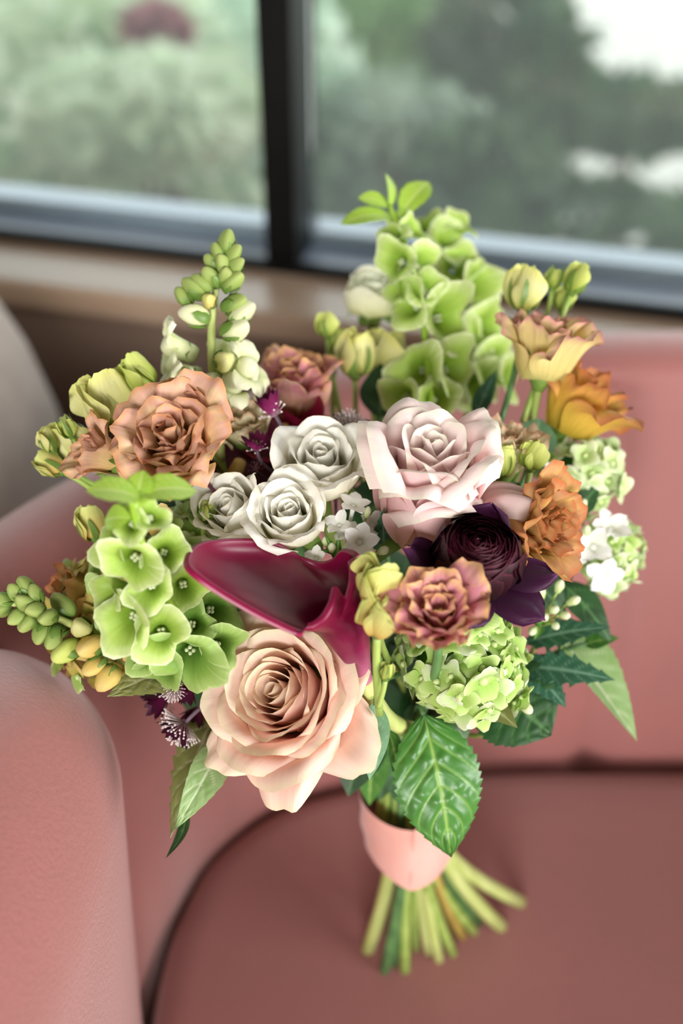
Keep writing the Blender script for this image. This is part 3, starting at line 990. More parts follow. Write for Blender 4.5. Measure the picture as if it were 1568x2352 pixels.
# ------------------------------------------------------------------ black ranunculus
def ranunculus():
    Mx = frame(at(1088, 1312, .496), cw((.05, .62, .78)), .4)
    t = thing('ranunculus', 'near black ranunculus with tightly packed petals below the pink rose', 'ranunculus', Mx)
    r = random.Random(5)
    S = .0245
    i = 0
    for k in range(13):
        q = k / 12
        R = S * (.10 + .90 * q ** .85)
        n = 4 if k < 3 else (5 if k < 8 else 6)
        for j in range(n):
            ang = lerpl([10, 0, -18, -34], [70, 22, -8, -34], q)
            ang = [a + r.uniform(-3, 3) for a in ang]
            P = petal(.026 * (.84 + .10 * q), R * (1.5 - .45 * q), ang, R * 1.0, rb=R * .55, edge=-6, ruf=.0006, rk=2, ph=r.uniform(0, 6), nu=11, nv=9, vm=.7, base=.7, rnd_=.16, nar=.1, rag=.012, phi=j * 2 * math.pi / n + k * .9 + r.uniform(-.15, .15))
            MB().grid(P).build('petal', M['ranunculus'], t)
            i += 1
    for ph, L, W, ang in ((2.75, .033, .011, [80, 66, 52, 36]), (-.45, .033, .010, [88, 88, 84, 80]), (-1.05, .034, .013, [92, 92, 92, 96]), (.9, .030, .012, [80, 60, 40, 20]), (-2.2, .031, .013, [88, 84, 80, 76])):
        P = petal(L, W, ang, .03, rb=.004, edge=10, ruf=.0012, rk=1.5, ph=ph, phi=ph, vm=.6, base=.4, pw=2.4)
        MB().grid(P).build('petal', M['ranunculus_outer'], t)
    stem(t, Mx, .0028, M['stem_dark'], foot=seat_pt(905, 2215))


ranunculus()


# ------------------------------------------------------------------ calla lilies
def calla(label, tip, throat, lip, mat, Lt, Lb, r0=.003, flare=1.0, foot=None, nth=48, nv=30, curl=60, rmax=.016):
    """tip: bottom of the funnel, throat: middle of its mouth, lip: world direction of the long pointed lip."""
    zd = unit(throat - tip)
    x = unit(lip - zd * np.dot(lip, zd))
    y = np.cross(zd, x)
    Mx = frame3(tip, x, y, zd)
    t = thing('calla_lily', label, 'calla lily', Mx, 'calla lilies of the bouquet')
    h = np.linalg.norm(throat - tip)
    th = np.linspace(-math.pi * 1.06, math.pi * 1.06, nth)[None]
    v = np.linspace(0, 1, nv)[:, None]
    w = np.cos(th / 2) ** 2                                  # 1 on the lip side, 0 opposite
    w = np.clip(w, 0, 1)
    Ltot = h * .98 + Lb + (Lt - Lb) * w ** 2.2
    s = v * Ltot
    cone = math.atan2(rmax, h)
    bend = np.radians(18 + (62 * w + 22 * (1 - w)) * flare)
    al = cone + bend * sstep(.45, 1.0, s / h) * (1 + .0 * th)
    al = al + np.radians(curl) * sstep(.86, 1.0, v) * (.35 + .65 * (1 - w ** 6)) 
    ds = np.diff(s, axis=0, prepend=0)
    R = r0 + np.cumsum(np.sin(al) * ds, 0)
    Z = np.cumsum(np.cos(al) * ds, 0)
    spiral = .0018 * (th / math.pi)                          # overlapping free edges
    R = R + spiral * sstep(.1, .6, v)
    # the mouth is a trough: narrower sideways than along the lip
    X = R * np.cos(th)
    Y = R * np.sin(th) * (1 - .42 * sstep(.012, .05, R))
    Z = Z + .22 * (R * np.sin(th)) ** 2 / .03 * sstep(.3, 1, v)
    MB().grid(np.stack([X, Y, Z], -1)).build('spathe', mat, t)
    MB().lathe([(0, .0), (.0035, h * .35), (.004, h * .9), (.0032, h * 1.12), (0, h * 1.16)], 10).build('spadix', M['snap_gold'], t)
    stem(t, Mx, .0042, M['stem_pale'], (0, 0, .002), foot, r_end=.0046)
    return t


def hero_calla():
    """Trough shaped spathe: funnel up to the throat, then fanning out to a long lip with rolled margin."""
    rim = [(778, 1352, .468), (768, 1392, .463), (742, 1432, .461), (700, 1448, .461), (620, 1415, .461), (530, 1365, .460), (462, 1320, .459), (437, 1288, .464), (462, 1252, .478), (540, 1243, .492),
           (640, 1252, .502), (698, 1284, .507), (735, 1298, .506), (763, 1291, .502), (784, 1270, .497), (812, 1284, .488), (818, 1330, .478), (806, 1378, .471), (786, 1425, .468)]
    rim = np.array([at(*p) for p in rim])
    tip, thr = at(842, 1570, .507), at(790, 1430, .484)
    zd = unit(thr - tip)
    lip = at(437, 1288, .464) - thr
    x = unit(lip - zd * np.dot(lip, zd))
    y = np.cross(zd, x)
    Mx = frame3(tip, x, y, zd)
    t = thing('calla_lily', 'glossy magenta calla lily with a long lip pointing left, front of the bouquet', 'calla lily', Mx, 'calla lilies of the bouquet')
    n = 72
    rimd = spline(rim, n)
    # angles around the funnel axis, following the rim
    rel = rimd - thr
    ang = np.unwrap(np.arctan2(rel @ y, rel @ x))
    ang = np.linspace(ang[0], ang[0] + np.sign(ang[-1] - ang[0]) * 2 * math.pi * 1.08, n) * .55 + ang * .45
    rows = []
    for v in np.linspace(0, 1, 14):
        r = .0028 + .0090 * v ** 1.15
        c = tip * (1 - v) + thr * v
        rows.append(c + r * (np.cos(ang)[:, None] * x + np.sin(ang)[:, None] * y))
    ring = rows[-1]
    reach = np.linalg.norm(rimd - thr, axis=1)[:, None]
    k = np.linspace(0, 1, n)
    mid = np.exp(-((np.linspace(0, 1, n) - .40) / .22) ** 2)[:, None]
    back = -cw((0, .25, 1.0))
    for v in np.linspace(0, 1, 22)[1:]:
        c1 = ring + zd * (.006 + .12 * reach) + (rimd - ring) * .12
        c2 = ring * .28 + rimd * .72 + back * (.20 * reach * mid + .10 * reach)
        p = (1 - v) ** 3 * ring + 3 * v * (1 - v) ** 2 * c1 + 3 * v * v * (1 - v) * c2 + v ** 3 * rimd
        rows.append(p)
    outw = unit2(rimd - rows[-3])
    nrm = np.cross(np.gradient(rimd, axis=0), outw)
    nrm /= np.linalg.norm(nrm, axis=1)[:, None] + 1e-9
    sgn = np.sign(np.sum(nrm * back, axis=1))[:, None]
    nrm = nrm * np.where(sgn == 0, 1, sgn)
    for a in (30, 65, 100, 140):
        a = math.radians(a)
        rows.append(rimd + outw * .0016 * math.sin(a) + nrm * .0018 * (1 - math.cos(a)))
    MB().grid(np.array([to_local(Mx, r) for r in rows])).build('spathe', M['calla'], t)
    h = np.linalg.norm(thr - tip)
    MB().lathe([(0, 0), (.003, h * .3), (.0035, h * .8), (.0025, h * .95), (0, h * .98)], 10).build('spadix', M['snap_gold'], t)
    stem(t, Mx, .0042, M['stem_pale'], (0, 0, .002), seat_pt(1150, 2128), r_end=.0046)


def unit2(v):
    return v / (np.linalg.norm(v, axis=1)[:, None] + 1e-12)


hero_calla()
calla('dark purple calla lily furled behind the large apricot lisianthus', at(490, 1195, .566), at(545, 1075, .545), cw((.2, .9, -.2)), M['calla_dark'], .030, .012, foot=seat_pt(845, 2180), flare=.25, rmax=.014)
calla('blurred crimson calla lily behind the purple masterwort blooms', at(690, 1080, .585), at(652, 990, .572), cw((-.3, .9, .0)), M['calla_red'], .026, .012, flare=.3, rmax=.014, foot=seat_pt(1195, 2072))
calla('blurred crimson calla lily beneath the dusky pink lisianthus', at(705, 1060, .592), at(726, 975, .588), cw((.1, .9, .1)), M['calla_red'], .018, .006, flare=.2, rmax=.009)


# ------------------------------------------------------------------ hydrangea
def hyd_petal(L, W, seed):
    r = random.Random(seed)
    P = petal(L, W, [70, 62, 74, 92], 1.6, rb=.06, ruf=L * .05, rk=1.2, ph=r.uniform(0, 6), nu=7, nv=7, vm=.55, base=.3, rnd_=.42, nar=.25, rag=.02)
    return P


def hydrangea(label, p, axis, R3, n, mat, size, seed, foot=None, lo=-.2, colour_alt=None, big=None):
    r = random.Random(seed)
    Mx = frame(p, cw(axis), seed * .7)
    t = thing('hydrangea', label, 'hydrangea', Mx, 'hydrangea heads of the bouquet')
    meshes = [MB().grid(hyd_petal(1.0, .56, s)).mesh('petal', mat) for s in range(3)]
    if colour_alt:
        meshes.append(MB().grid(hyd_petal(1.0, .56, 9)).mesh('petal', colour_alt))
    cm = MB().lathe([(0, -.12), (.16, -.05), (.2, .08), (.12, .2), (0, .24)], 8).mesh('floret', M['hyd_centre'])
    for i in range(n):
        z = 1 - (i + .5) / n * (1 - lo)
        ph = i * 2.399963
        rr = math.sqrt(max(0, 1 - z * z))
        d = np.array((rr * math.cos(ph), rr * math.sin(ph), z)) + np.array([r.uniform(-.1, .1) for _ in range(3)])
        q = d * R3 * r.uniform(.86, 1.06)
        nrm = unit(d / R3) + np.array([r.uniform(-.35, .35) for _ in range(3)])
        s = size * r.uniform(.75, 1.15)
        if big and i in big:
            s *= 1.5
        F = frame(q, nrm, r.uniform(0, 6)) @ Matrix.Diagonal((s, s, s, 1))
        fl = link('floret', cm, t, F)
        k4 = 4
        for k in range(k4):
            me = meshes[3] if (colour_alt and r.random() < .3) else meshes[r.randrange(3)]
            link('petal', me, fl, Matrix.Rotation(k * math.pi / 2 + r.uniform(-.12, .12), 4, 'Z') @ Matrix.Rotation(r.uniform(-.25, .35), 4, 'Y'))
    core = MB().lathe([(0, R3[2] * .75), (R3[0] * .5, R3[2] * .55), (R3[0] * .75, R3[2] * .1), (R3[0] * .45, -R3[2] * .4), (.004, -R3[2] * .9), (0, -R3[2])], 14)
    core.build('flower_core', M['leaf_mid'], t)
    stem(t, Mx, .0032, M['stem_green'], (0, 0, -R3[2] * .9), foot)
    return t


hydrangea('lime green hydrangea head in front, below the black ranunculus', at(1062, 1515, .532), (.05, .35, .93), np.array((.031, .028, .026)), 74, M['hyd_green'], .0088, 3, seat_pt(1088, 2140), lo=-.35, colour_alt=M['hyd_pale'], big=(5, 9, 14))
hydrangea('yellowish hydrangea head behind the cluster of left bells', at(282, 1392, .545), (-.35, .25, .9), np.array((.032, .040, .024)), 56, M['hyd_yellow'], .0095, 4, lo=-.2, colour_alt=M['hyd_green'])
hydrangea('pale green hydrangea florets left of the white roses', at(430, 1240, .540), (-.1, .5, .85), np.array((.015, .015, .014)), 20, M['hyd_pale'], .0085, 5, lo=-.1, colour_alt=M['hyd_green'])
hydrangea('blurred whitish green hydrangea at right behind the copper lisianthus', at(1330, 1090, .600), (.35, .55, .75), np.array((.021, .024, .020)), 36, M['hyd_pale'], .0090, 6, seat_pt(1040, 2190), lo=-.3)
hydrangea('blurred pale hydrangea at the far right beside the white petals', at(1398, 1280, .600), (.5, .2, .8), np.array((.016, .022, .016)), 26, M['hyd_pale'], .0088, 7, lo=-.3, colour_alt=M['hyd_green'])


# ------------------------------------------------------------------ bells of Ireland
def bell_mesh(R, seed, mat):
    r = random.Random(seed)
    n, m = 24, 10
    th = np.linspace(0, 2 * math.pi, n, endpoint=False)[None]
    v = np.linspace(0, 1, m)[:, None]
    rad = R * (.10 + .60 * v ** .75 + .34 * v ** 4)
    z = R * (1.15 * v ** .8 - .25 * v ** 5)
    ph = r.uniform(0, 6)
    lob = np.cos(5 * th + ph) * .09 + np.cos(2 * th + ph) * .16 + np.cos(3 * th - ph) * .08
    rad = rad * (1 + lob * v ** 2)
    z = z + R * (.26 * np.cos(2 * th + ph * 1.3) + .10 * np.cos(5 * th + ph) + .08 * np.cos(3 * th + 2 * ph)) * v ** 3
    return MB().grid(np.stack([rad * np.cos(th), rad * np.sin(th), z], -1), wrap=True).mesh('bell', mat)


def bells(label, path, items, leaves, mat, group='bells of Ireland spikes of the bouquet', r=.0024):
    """path: world points of the spike, root to tip; items: (px, py, d, radius, facing)."""
    path = np.asarray(path, float)
    Mx = frame(path[0], unit(path[1] - path[0]))
    t = thing('bells_of_ireland', label, 'bells of Ireland', Mx, group)
    P = spline(path, 30)
    MB().tube(to_local(Mx, P), np.linspace(r, r * .5, 30), 8).build('spike', M['bell_leaf'], t)
    inv = Mx.inverted()
    seedm = MB().lathe([(0, -.001), (.0009, 0), (.0011, .0012), (.0005, .0022), (0, .0024)], 7).mesh('nutlet', M['white_bud'])
    for i, (px, py, d, R, face) in enumerate(items):
        q = at(px, py, d)
        zd = cw(face)
        base = q - zd * R * .7
        b = link('bell', bell_mesh(R, i * 7 + 1, mat), t, inv @ frame(base, zd, i * 1.7))
        for k in range(4):
            link('nutlet', seedm, b, Matrix.Translation((math.cos(k * 1.571) * R * .1, math.sin(k * 1.571) * R * .1, R * .28)))
    for (A, Bq, N, W) in leaves:
        leaf_blade(t, Mx, A, Bq, N, W, M['bell_leaf'], serr=.10, teeth=5, nv=15, vm=.55, pw=2.6)
    return t, Mx


def leaf_blade(t, Mx, A, Bq, N, W, mat, fold=.12, droop=.12, serr=.0, teeth=14, quilt=0.0, nu=13, nv=25, name='blade', vm=.4, pw=1.5, lat=7, wav=0.0, curl=0.0, vsl=1.6):
    """Leaf blade from A to Bq (world), facing N."""
    A, Bq = np.asarray(A, float), np.asarray(Bq, float)
    yd = unit(Bq - A)
    zd = unit(N - yd * np.dot(N, yd))
    xd = np.cross(yd, zd)
    L = np.linalg.norm(Bq - A)
    v = np.linspace(0, 1, nv)[:, None]
    u = np.linspace(-1, 1, nu)[None]
    s = np.where(v < vm, np.sin(np.pi / 2 * np.clip(v / vm, 0, 1)) ** .75, (1 - (np.clip(v - vm, 0, 1) / (1 - vm)) ** pw))
    s = np.maximum(s, .012)
    saw = ((v * teeth) % 1.0)
    hw = W * s * (1 - serr * saw * np.clip(np.abs(u) ** 6, 0, 1))
    x = u * hw
    y = v * L - np.abs(u) * L * .03 * s
    z = fold * np.abs(x) + droop * L * (np.sin(np.pi * v)) * 1.0 + wav * L * np.sin(9 * v + 2 * np.sign(u)) * u * u - curl * (x * x) / max(W, 1e-4)
    # veins: midrib and laterals running forward
    au = np.abs(u)
    fr = (v * lat - au ** 1.15 * vsl * np.ones_like(v)) % 1.0
    latv = np.exp(-((np.minimum(fr, 1 - fr)) / .06) ** 2) * (1 - au ** 4)
    midv = np.exp(-(u / .045) ** 2) * np.ones_like(v)
    vein = np.clip(np.maximum(midv, latv * .75), 0, 1)
    if quilt:
        z = z + quilt * (np.abs(np.sin(np.pi * fr)) ** .8 * (1 - au ** 3) * (.35 + .65 * np.sin(np.clip(au * 5.5 + 1.1 * np.sin(v * 23), 0, 50)) ** 2) - .3 * midv)
    P = A + x[..., None] * xd + y[..., None] * yd + z[..., None] * zd
    P = to_local(Mx, P.reshape(-1, 3)).reshape(P.shape)
    return MB().grid(P, attr=vein).build(name, mat, t)


back = [at(985, 1010, .590), at(985, 860, .600), at(965, 700, .605), at(930, 560, .610), at(893, 470, .610)]
bells('tall lime bells spike rising highest at the back, curling leaves at its tip', back, [
    (912, 600, .600, .0125, (-.55, -.05, .75)), (968, 610, .605, .0120, (.6, .0, .7)), (905, 545, .608, .0090, (-.6, .25, .6)), (948, 530, .612, .0090, (.5, .3, .6)),
    (945, 700, .600, .0135, (-.65, .1, .7)), (1022, 730, .605, .0175, (.55, -.1, .8)), (975, 665, .598, .0110, (.1, .2, .95)), (918, 500, .612, .0070, (-.5, .4, .5)),
    (962, 850, .600, .0160, (-.45, -.1, .85)), (1040, 850, .605, .0165, (.65, -.05, .7)), (928, 915, .595, .0130, (-.7, -.1, .6)), (1000, 915, .595, .0125, (.2, .1, .9)), (915, 660, .606, .0105, (-.9, .0, .3))],
    [(at(920, 495, .612), at(985, 418, .620), cw((-.2, .2, .95)), .0085), (at(905, 500, .612), at(782, 515, .605), cw((0, .6, .8)), .0075), (at(895, 475, .612), at(822, 455, .606), cw((.1, .5, .85)), .0060), (at(893, 478, .612), at(886, 398, .614), cw((.8, .1, .5)), .0055)], M['bell'])
back2 = [at(1070, 1000, .640), at(1080, 860, .645), at(1075, 720, .650), at(1040, 600, .655), at(1005, 520, .655)]
bells('second blurred bells spike behind the tall one, leaning right', back2, [
    (1095, 650, .645, .0165, (.7, -.05, .7)), (1025, 560, .650, .0140, (.5, .3, .75)), (1050, 610, .648, .0140, (.2, .1, .9)), (1115, 760, .645, .0190, (.7, -.1, .7)), (1070, 790, .640, .0150, (.1, -.1, .95)),
    (1120, 840, .645, .0170, (.75, -.2, .6)), (985, 520, .655, .0110, (-.1, .5, .8)), (1055, 520, .655, .0110, (.4, .6, .6)), (1090, 890, .640, .0150, (.3, -.2, .9)), (1165, 870, .640, .0130, (.8, -.1, .5))],
    [], M['bell'])
front = [at(520, 1520, .525), at(440, 1455, .505), at(370, 1350, .480), at(320, 1230, .455), at(300, 1150, .440)]
tI3, MI3 = bells('broad green bells spike arching towards the viewer at the left', front, [
    (303, 1290, .462, .0125, (-.15, -.40, .90)), (262, 1255, .470, .0110, (-.7, .0, .7)), (378, 1268, .472, .0100, (.3, .1, .9)), (300, 1200, .450, .0085, (-.2, .2, .9)), (345, 1185, .450, .0080, (.3, .4, .8)),
    (292, 1425, .478, .0145, (-.40, -.30, .85)), (425, 1350, .494, .0120, (.35, -.30, .88)), (368, 1455, .482, .0125, (.05, -.1, .98)), (345, 1350, .470, .0105, (.0, -.2, .95)), (255, 1350, .480, .0115, (-.75, -.1, .6))],
    [(at(330, 1150, .440), at(198, 1128, .432), cw((.0, .75, .65)), .0085), (at(310, 1140, .440), at(452, 1128, .450), cw((.1, .7, .7)), .0085), (at(315, 1170, .442), at(330, 1080, .445), cw((-.1, .3, .9)), .0065), (at(300, 1190, .444), at(240, 1195, .45), cw((-.3, .4, .9)), .006)], M['bell'])
bells('deeper green bells spike at lower left, touching the peach rose', [at(600, 1500, .555), at(520, 1480, .540), at(440, 1470, .525), at(370, 1490, .515)], [
    (430, 1510, .495, .0165, (-.10, -.45, .88)), (505, 1488, .505, .0120, (.50, -.25, .85)), (375, 1535, .505, .0115, (-.4, -.45, .8)), (490, 1400, .515, .0130, (.45, .1, .88)), (440, 1430, .500, .0110, (.1, .3, .95)), (330, 1500, .505, .0105, (-.6, -.2, .75))],
    [], M['bell_deep'])


# ------------------------------------------------------------------ snapdragons
def snap_bud(t, Mx, q, zd, R, mat, roll=0.0, calyx=True):
    F = Mx.inverted() @ frame(q, zd, roll)
    prof = [(0, 0), (R * .45, R * .10), (R * .80, R * .7), (R * .86, R * 1.4), (R * .55, R * 2.2), (R * .2, R * 2.5), (0, R * 2.55)]
    prof = spline(prof, 11)
    prof[:, 0] = np.maximum(prof[:, 0], 0)

    def mod(Rr, Z, Tt):
        return Rr * (1 + .13 * np.cos(3 * Tt)) * (1 - .18 * np.sin(Tt)), Z + R * .15 * np.sin(Tt) * Rr / R, Tt
    o = link('bud', MB().lathe(prof, 14, None, mod).mesh('bud', mat), t, F)
    if calyx:
        for k in range(4):
            P = petal(R * 1.7, R * .5, [75, 26, 8, -10], R * .8, rb=R * .46, phi=k * 1.571, nu=5, nv=6, vm=.45, base=.7, pw=1.6, rag=0)
            MB().grid(P).build('sepal', M['sepal'], o)
    return o


def snap_flower(t, Mx, q, zd, R, mat, roll=0.0):
    """Two lipped bloom: tube, puffed lower lip, two upright upper lobes."""
    F = Mx.inverted() @ frame(q, zd, roll)
    tube = spline([(0, 0), (R * .42, R * .1), (R * .5, R * .8), (R * .55, R * 1.4), (R * .35, R * 1.75), (0, R * 1.8)], 12)
    tube[:, 0] = np.maximum(tube[:, 0], 0)
    o = link('floret', MB().lathe(tube, 14).mesh('floret', mat), t, F)
    for ph, L, W, ang in ((1.15, 1.5, .65, [20, 10, 45, 110]), (2.0, 1.5, .65, [20, 10, 45, 110]), (-1.57, 1.35, .6, [30, 50, 100, 150]), (-.6, 1.3, .6, [30, 50, 100, 150]), (-2.5, 1.3, .6, [30, 50, 100, 150])):
        P = petal(L * R, W * R, ang, R * .8, rb=R * .42, edge=20, ruf=R * .06, ph=ph, phi=ph, nu=9, nv=9, vm=.62, base=.6, pw=2.6, z0=R * 1.0)
        MB().grid(P).build('petal', mat, o)
    for k in range(5):
        P = petal(R * .8, R * .3, [80, 30, 20, 30], R * .9, rb=R * .15, phi=k * 1.2566, nu=5, nv=6, vm=.45, base=.7, pw=1.6, rag=0)
        MB().grid(P).build('sepal', M['sepal'], o)
    return o


path = np.array([at(505, 1060, .560), at(498, 930, .553), at(487, 830, .548), at(488, 720, .545), at(505, 620, .543), at(522, 545, .541)])
Mx = frame(path[0], unit(path[1] - path[0]))
t = thing('snapdragon', 'tall upright snapdragon spike with green buds at upper left', 'snapdragon', Mx, 'snapdragons of the bouquet')
MB().tube(to_local(Mx, spline(path, 24)), np.linspace(.0030, .0012, 24), 9).build('spike', M['stem_pale'], t)
stem(t, Mx, .0030, M['stem_green'], (0, 0, .0))
for px, py, ax, R in ((522, 562, (.1, .95, .3), .0050), (505, 585, (-.5, .8, .4), .0044), (535, 590, (.5, .75, .45), .0046), (512, 610, (-.2, .55, .8), .0046), (540, 615, (.6, .5, .6), .0044), (493, 605, (-.75, .55, .3), .0042),
                      (490, 640, (-.55, .55, .6), .0052), (515, 640, (.2, .5, .85), .0050), (532, 652, (.65, .5, .55), .0054), (466, 655, (-.7, .6, .4), .0048)):
    snap_bud(t, Mx, at(px, py, .540) - cw(ax) * R, cw(ax), R, M['snap_green'], px * .1)
for px, py, ax, R, mt in ((470, 682, (-.7, .55, .3), .0055, 'snap_green'), (487, 700, (-.1, .2, .95), .0042, 'bud_gold'), (512, 712, (.85, .35, .35), .0055, 'snap_green'), (478, 738, (-.9, .25, .35), .0062, 'snap_pale'),
                          (440, 700, (-.65, .65, .3), .0045, 'snap_green'), (510, 768, (.85, .25, .4), .0062, 'snap_pale'), (530, 745, (.7, .6, .1), .0062, 'snap_pale'), (505, 832, (.35, .05, .9), .0058, 'bud_yellow')):
    snap_bud(t, Mx, at(px, py, .543), cw(ax), R, M[mt], px * .1)
for px, py, ax, R in ((452, 818, (-.85, .32, .4), .0105), (462, 860, (-.8, .0, .5), .0085), (530, 890, (.55, .55, .5), .0110), (515, 930, (.3, .6, .6), .0110), (500, 850, (.2, .5, -.7), .0095), (440, 920, (-.6, .5, .4), .0105)):
    snap_flower(t, Mx, at(px, py, .553), cw(ax), R, M['snap_pale'], px * .07)

path = np.array([at(340, 1510, .545), at(250, 1470, .530), at(180, 1440, .515), at(110, 1412, .507), at(20, 1384, .503)])
Mx = frame(path[0], unit(path[1] - path[0]))
t = thing('snapdragon', 'snapdragon spike lying out over the sofa arm at far left', 'snapdragon', Mx, 'snapdragons of the bouquet')
MB().tube(to_local(Mx, spline(path, 20)), np.linspace(.0028, .0012, 20), 8).build('spike', M['stem_pale'], t)
stem(t, Mx, .0028, M['stem_green'], (0, 0, 0), slack=.2)
for px, py, ax, R in ((22, 1380, (-.9, .2, .4), .0042), (14, 1392, (-.9, -.2, .35), .0040), (42, 1378, (-.5, .7, .5), .0042), (45, 1402, (-.5, -.5, .7), .0042), (65, 1390, (-.5, .4, .8), .0044), (70, 1412, (-.5, -.6, .6), .0044), (60, 1372, (-.4, .85, .3), .0045),
                      (88, 1402, (-.5, .1, .9), .0044), (100, 1430, (-.4, -.8, .4), .0046), (115, 1415, (-.4, -.1, .9), .0044), (80, 1386, (-.3, .85, .4), .0042), (120, 1440, (-.3, -.85, .4), .0045)):
    snap_bud(t, Mx, at(px + 12, py, .505), cw(ax), R, M['snap_green'], py * .1)
for px, py, ax, R, mt in ((165, 1418, (-.55, .8, .3), .0058, 'snap_green'), (155, 1442, (-.7, -.1, .7), .0048, 'snap_green'), (200, 1445, (-.2, .3, .9), .0052, 'bud_yellow'), (185, 1478, (-.7, -.4, .5), .0062, 'bud_green'), (232, 1475, (-.5, -.2, .8), .0060, 'snap_gold'),
                          (240, 1510, (-.6, -.5, .5), .0052, 'snap_gold'), (268, 1530, (-.5, -.7, .4), .0058, 'snap_gold')):
    snap_bud(t, Mx, at(px, py, .518), cw(ax), R, M[mt], py * .1)


# ------------------------------------------------------------------ astrantia (masterwort)
def astrantia(label, p, axis, R, mat, opened=60, n=13, pins=46, smat='stem_purple', end=None, seed=1, pinh=.75):
    r = random.Random(seed)
    Mx = frame(p, cw(axis), seed)
    t = thing('masterwort', label, 'masterwort', Mx, 'masterwort blooms of the bouquet')
    for k in range(n):
        a = opened + r.uniform(-9, 9)
        P = petal(R * r.uniform(.9, 1.1), R * .20, [a + 15, a, a - 8, a - 4], R * .5, rb=R * .08, phi=k * 2 * math.pi / n + r.uniform(-.1, .1), nu=5, nv=8, vm=.45, base=.5, pw=1.4, rag=0)
        MB().grid(P).build('bract', mat, t)
    mb = MB()
    for k in range(pins):
        z = 1 - (k + .5) / pins * .85
        rr = math.sqrt(1 - z * z)
        a = k * 2.4
        d = np.array((rr * math.cos(a), rr * math.sin(a), z))
        L = R * pinh * r.uniform(.85, 1.1)
        tip = d * L
        mb.tube([d * R * .08, tip * .9, tip], [R * .012, R * .014, R * .03], 5)
        mb.lathe([(0, -R * .045), (R * .05, 0), (0, R * .05)], 5, Matrix.Translation(Vector(tip)))
    o = mb.build('floret_cluster', M['pin'], t)
    o['kind'] = 'stuff'
    if end is None:
        stem(t, Mx, .0011, M[smat])
    else:
        a = np.array(Mx)
        L = np.linalg.norm(np.asarray(end) - a[:3, 3])
        MB().tube(to_local(Mx, bez([a[:3, 3], a[:3, 3] - a[:3, 2] * L * .5, np.asarray(end)], 10)), .0010, 7).build('stem', M[smat], t)
    return t


astrantia('purple masterwort cup, closed bracts, standing above the white roses', at(632, 955, .545), (-.45, .82, .30), .0140, M['astrantia'], 24, 14, 20, end=at(700, 1040, .555), seed=2, pinh=.55)
astrantia('magenta masterwort star right of the apricot lisianthus', at(590, 1035, .540), (-.10, .85, .45), .0105, M['astrantia'], 45, 12, 20, end=at(640, 1090, .55), seed=3, pinh=.5)
astrantia('small magenta masterwort bud next to the top white rose', at(633, 1058, .540), (.0, .9, .4), .0075, M['astrantia'], 26, 10, 8, end=at(645, 1110, .55), seed=4, pinh=.4)
astrantia('tiny wine red masterwort below the magenta star', at(588, 1078, .545), (-.1, .5, .85), .0055, M['astrantia_dark'], 55, 9, 16, end=at(640, 1110, .555), seed=5, pinh=.7)
astrantia('masterwort with a frothy white pincushion left of the pink rose', at(800, 992, .550), (.28, .75, .58), .0130, M['astrantia'], 74, 12, 130, seed=6, pinh=.82)
astrantia('wine red masterwort with pinkish pins hanging at lower left', at(425, 1660, .530), (-.62, -.68, .06), .0130, M['astrantia_dark'], 50, 15, 130, end=at(520, 1600, .56), seed=7, pinh=.85)
astrantia('small dark masterwort tucked under the left leaf', at(400, 1580, .520), (-.2, -.6, .7), .0075, M['astrantia_dark'], 84, 10, 90, seed=8, pinh=.9)
astrantia('drooping dark masterwort bracts beneath the lower bells', at(428, 1568, .525), (.1, -.9, .3), .0115, M['astrantia_dark'], 16, 8, 6, seed=9, pinh=.4)
astrantia('shadowed masterwort at left, mostly hidden under the olive leaf', at(385, 1598, .540), (-.75, -.5, .3), .0140, M['astrantia_dark'], 30, 12, 20, seed=10, pinh=.6)
astrantia('dark shrivelled masterwort between the hanging leaf and peach rose', at(455, 1625, .550), (-.3, -.8, .3), .0120, M['astrantia_dark'], 40, 11, 14, seed=12, pinh=.5)


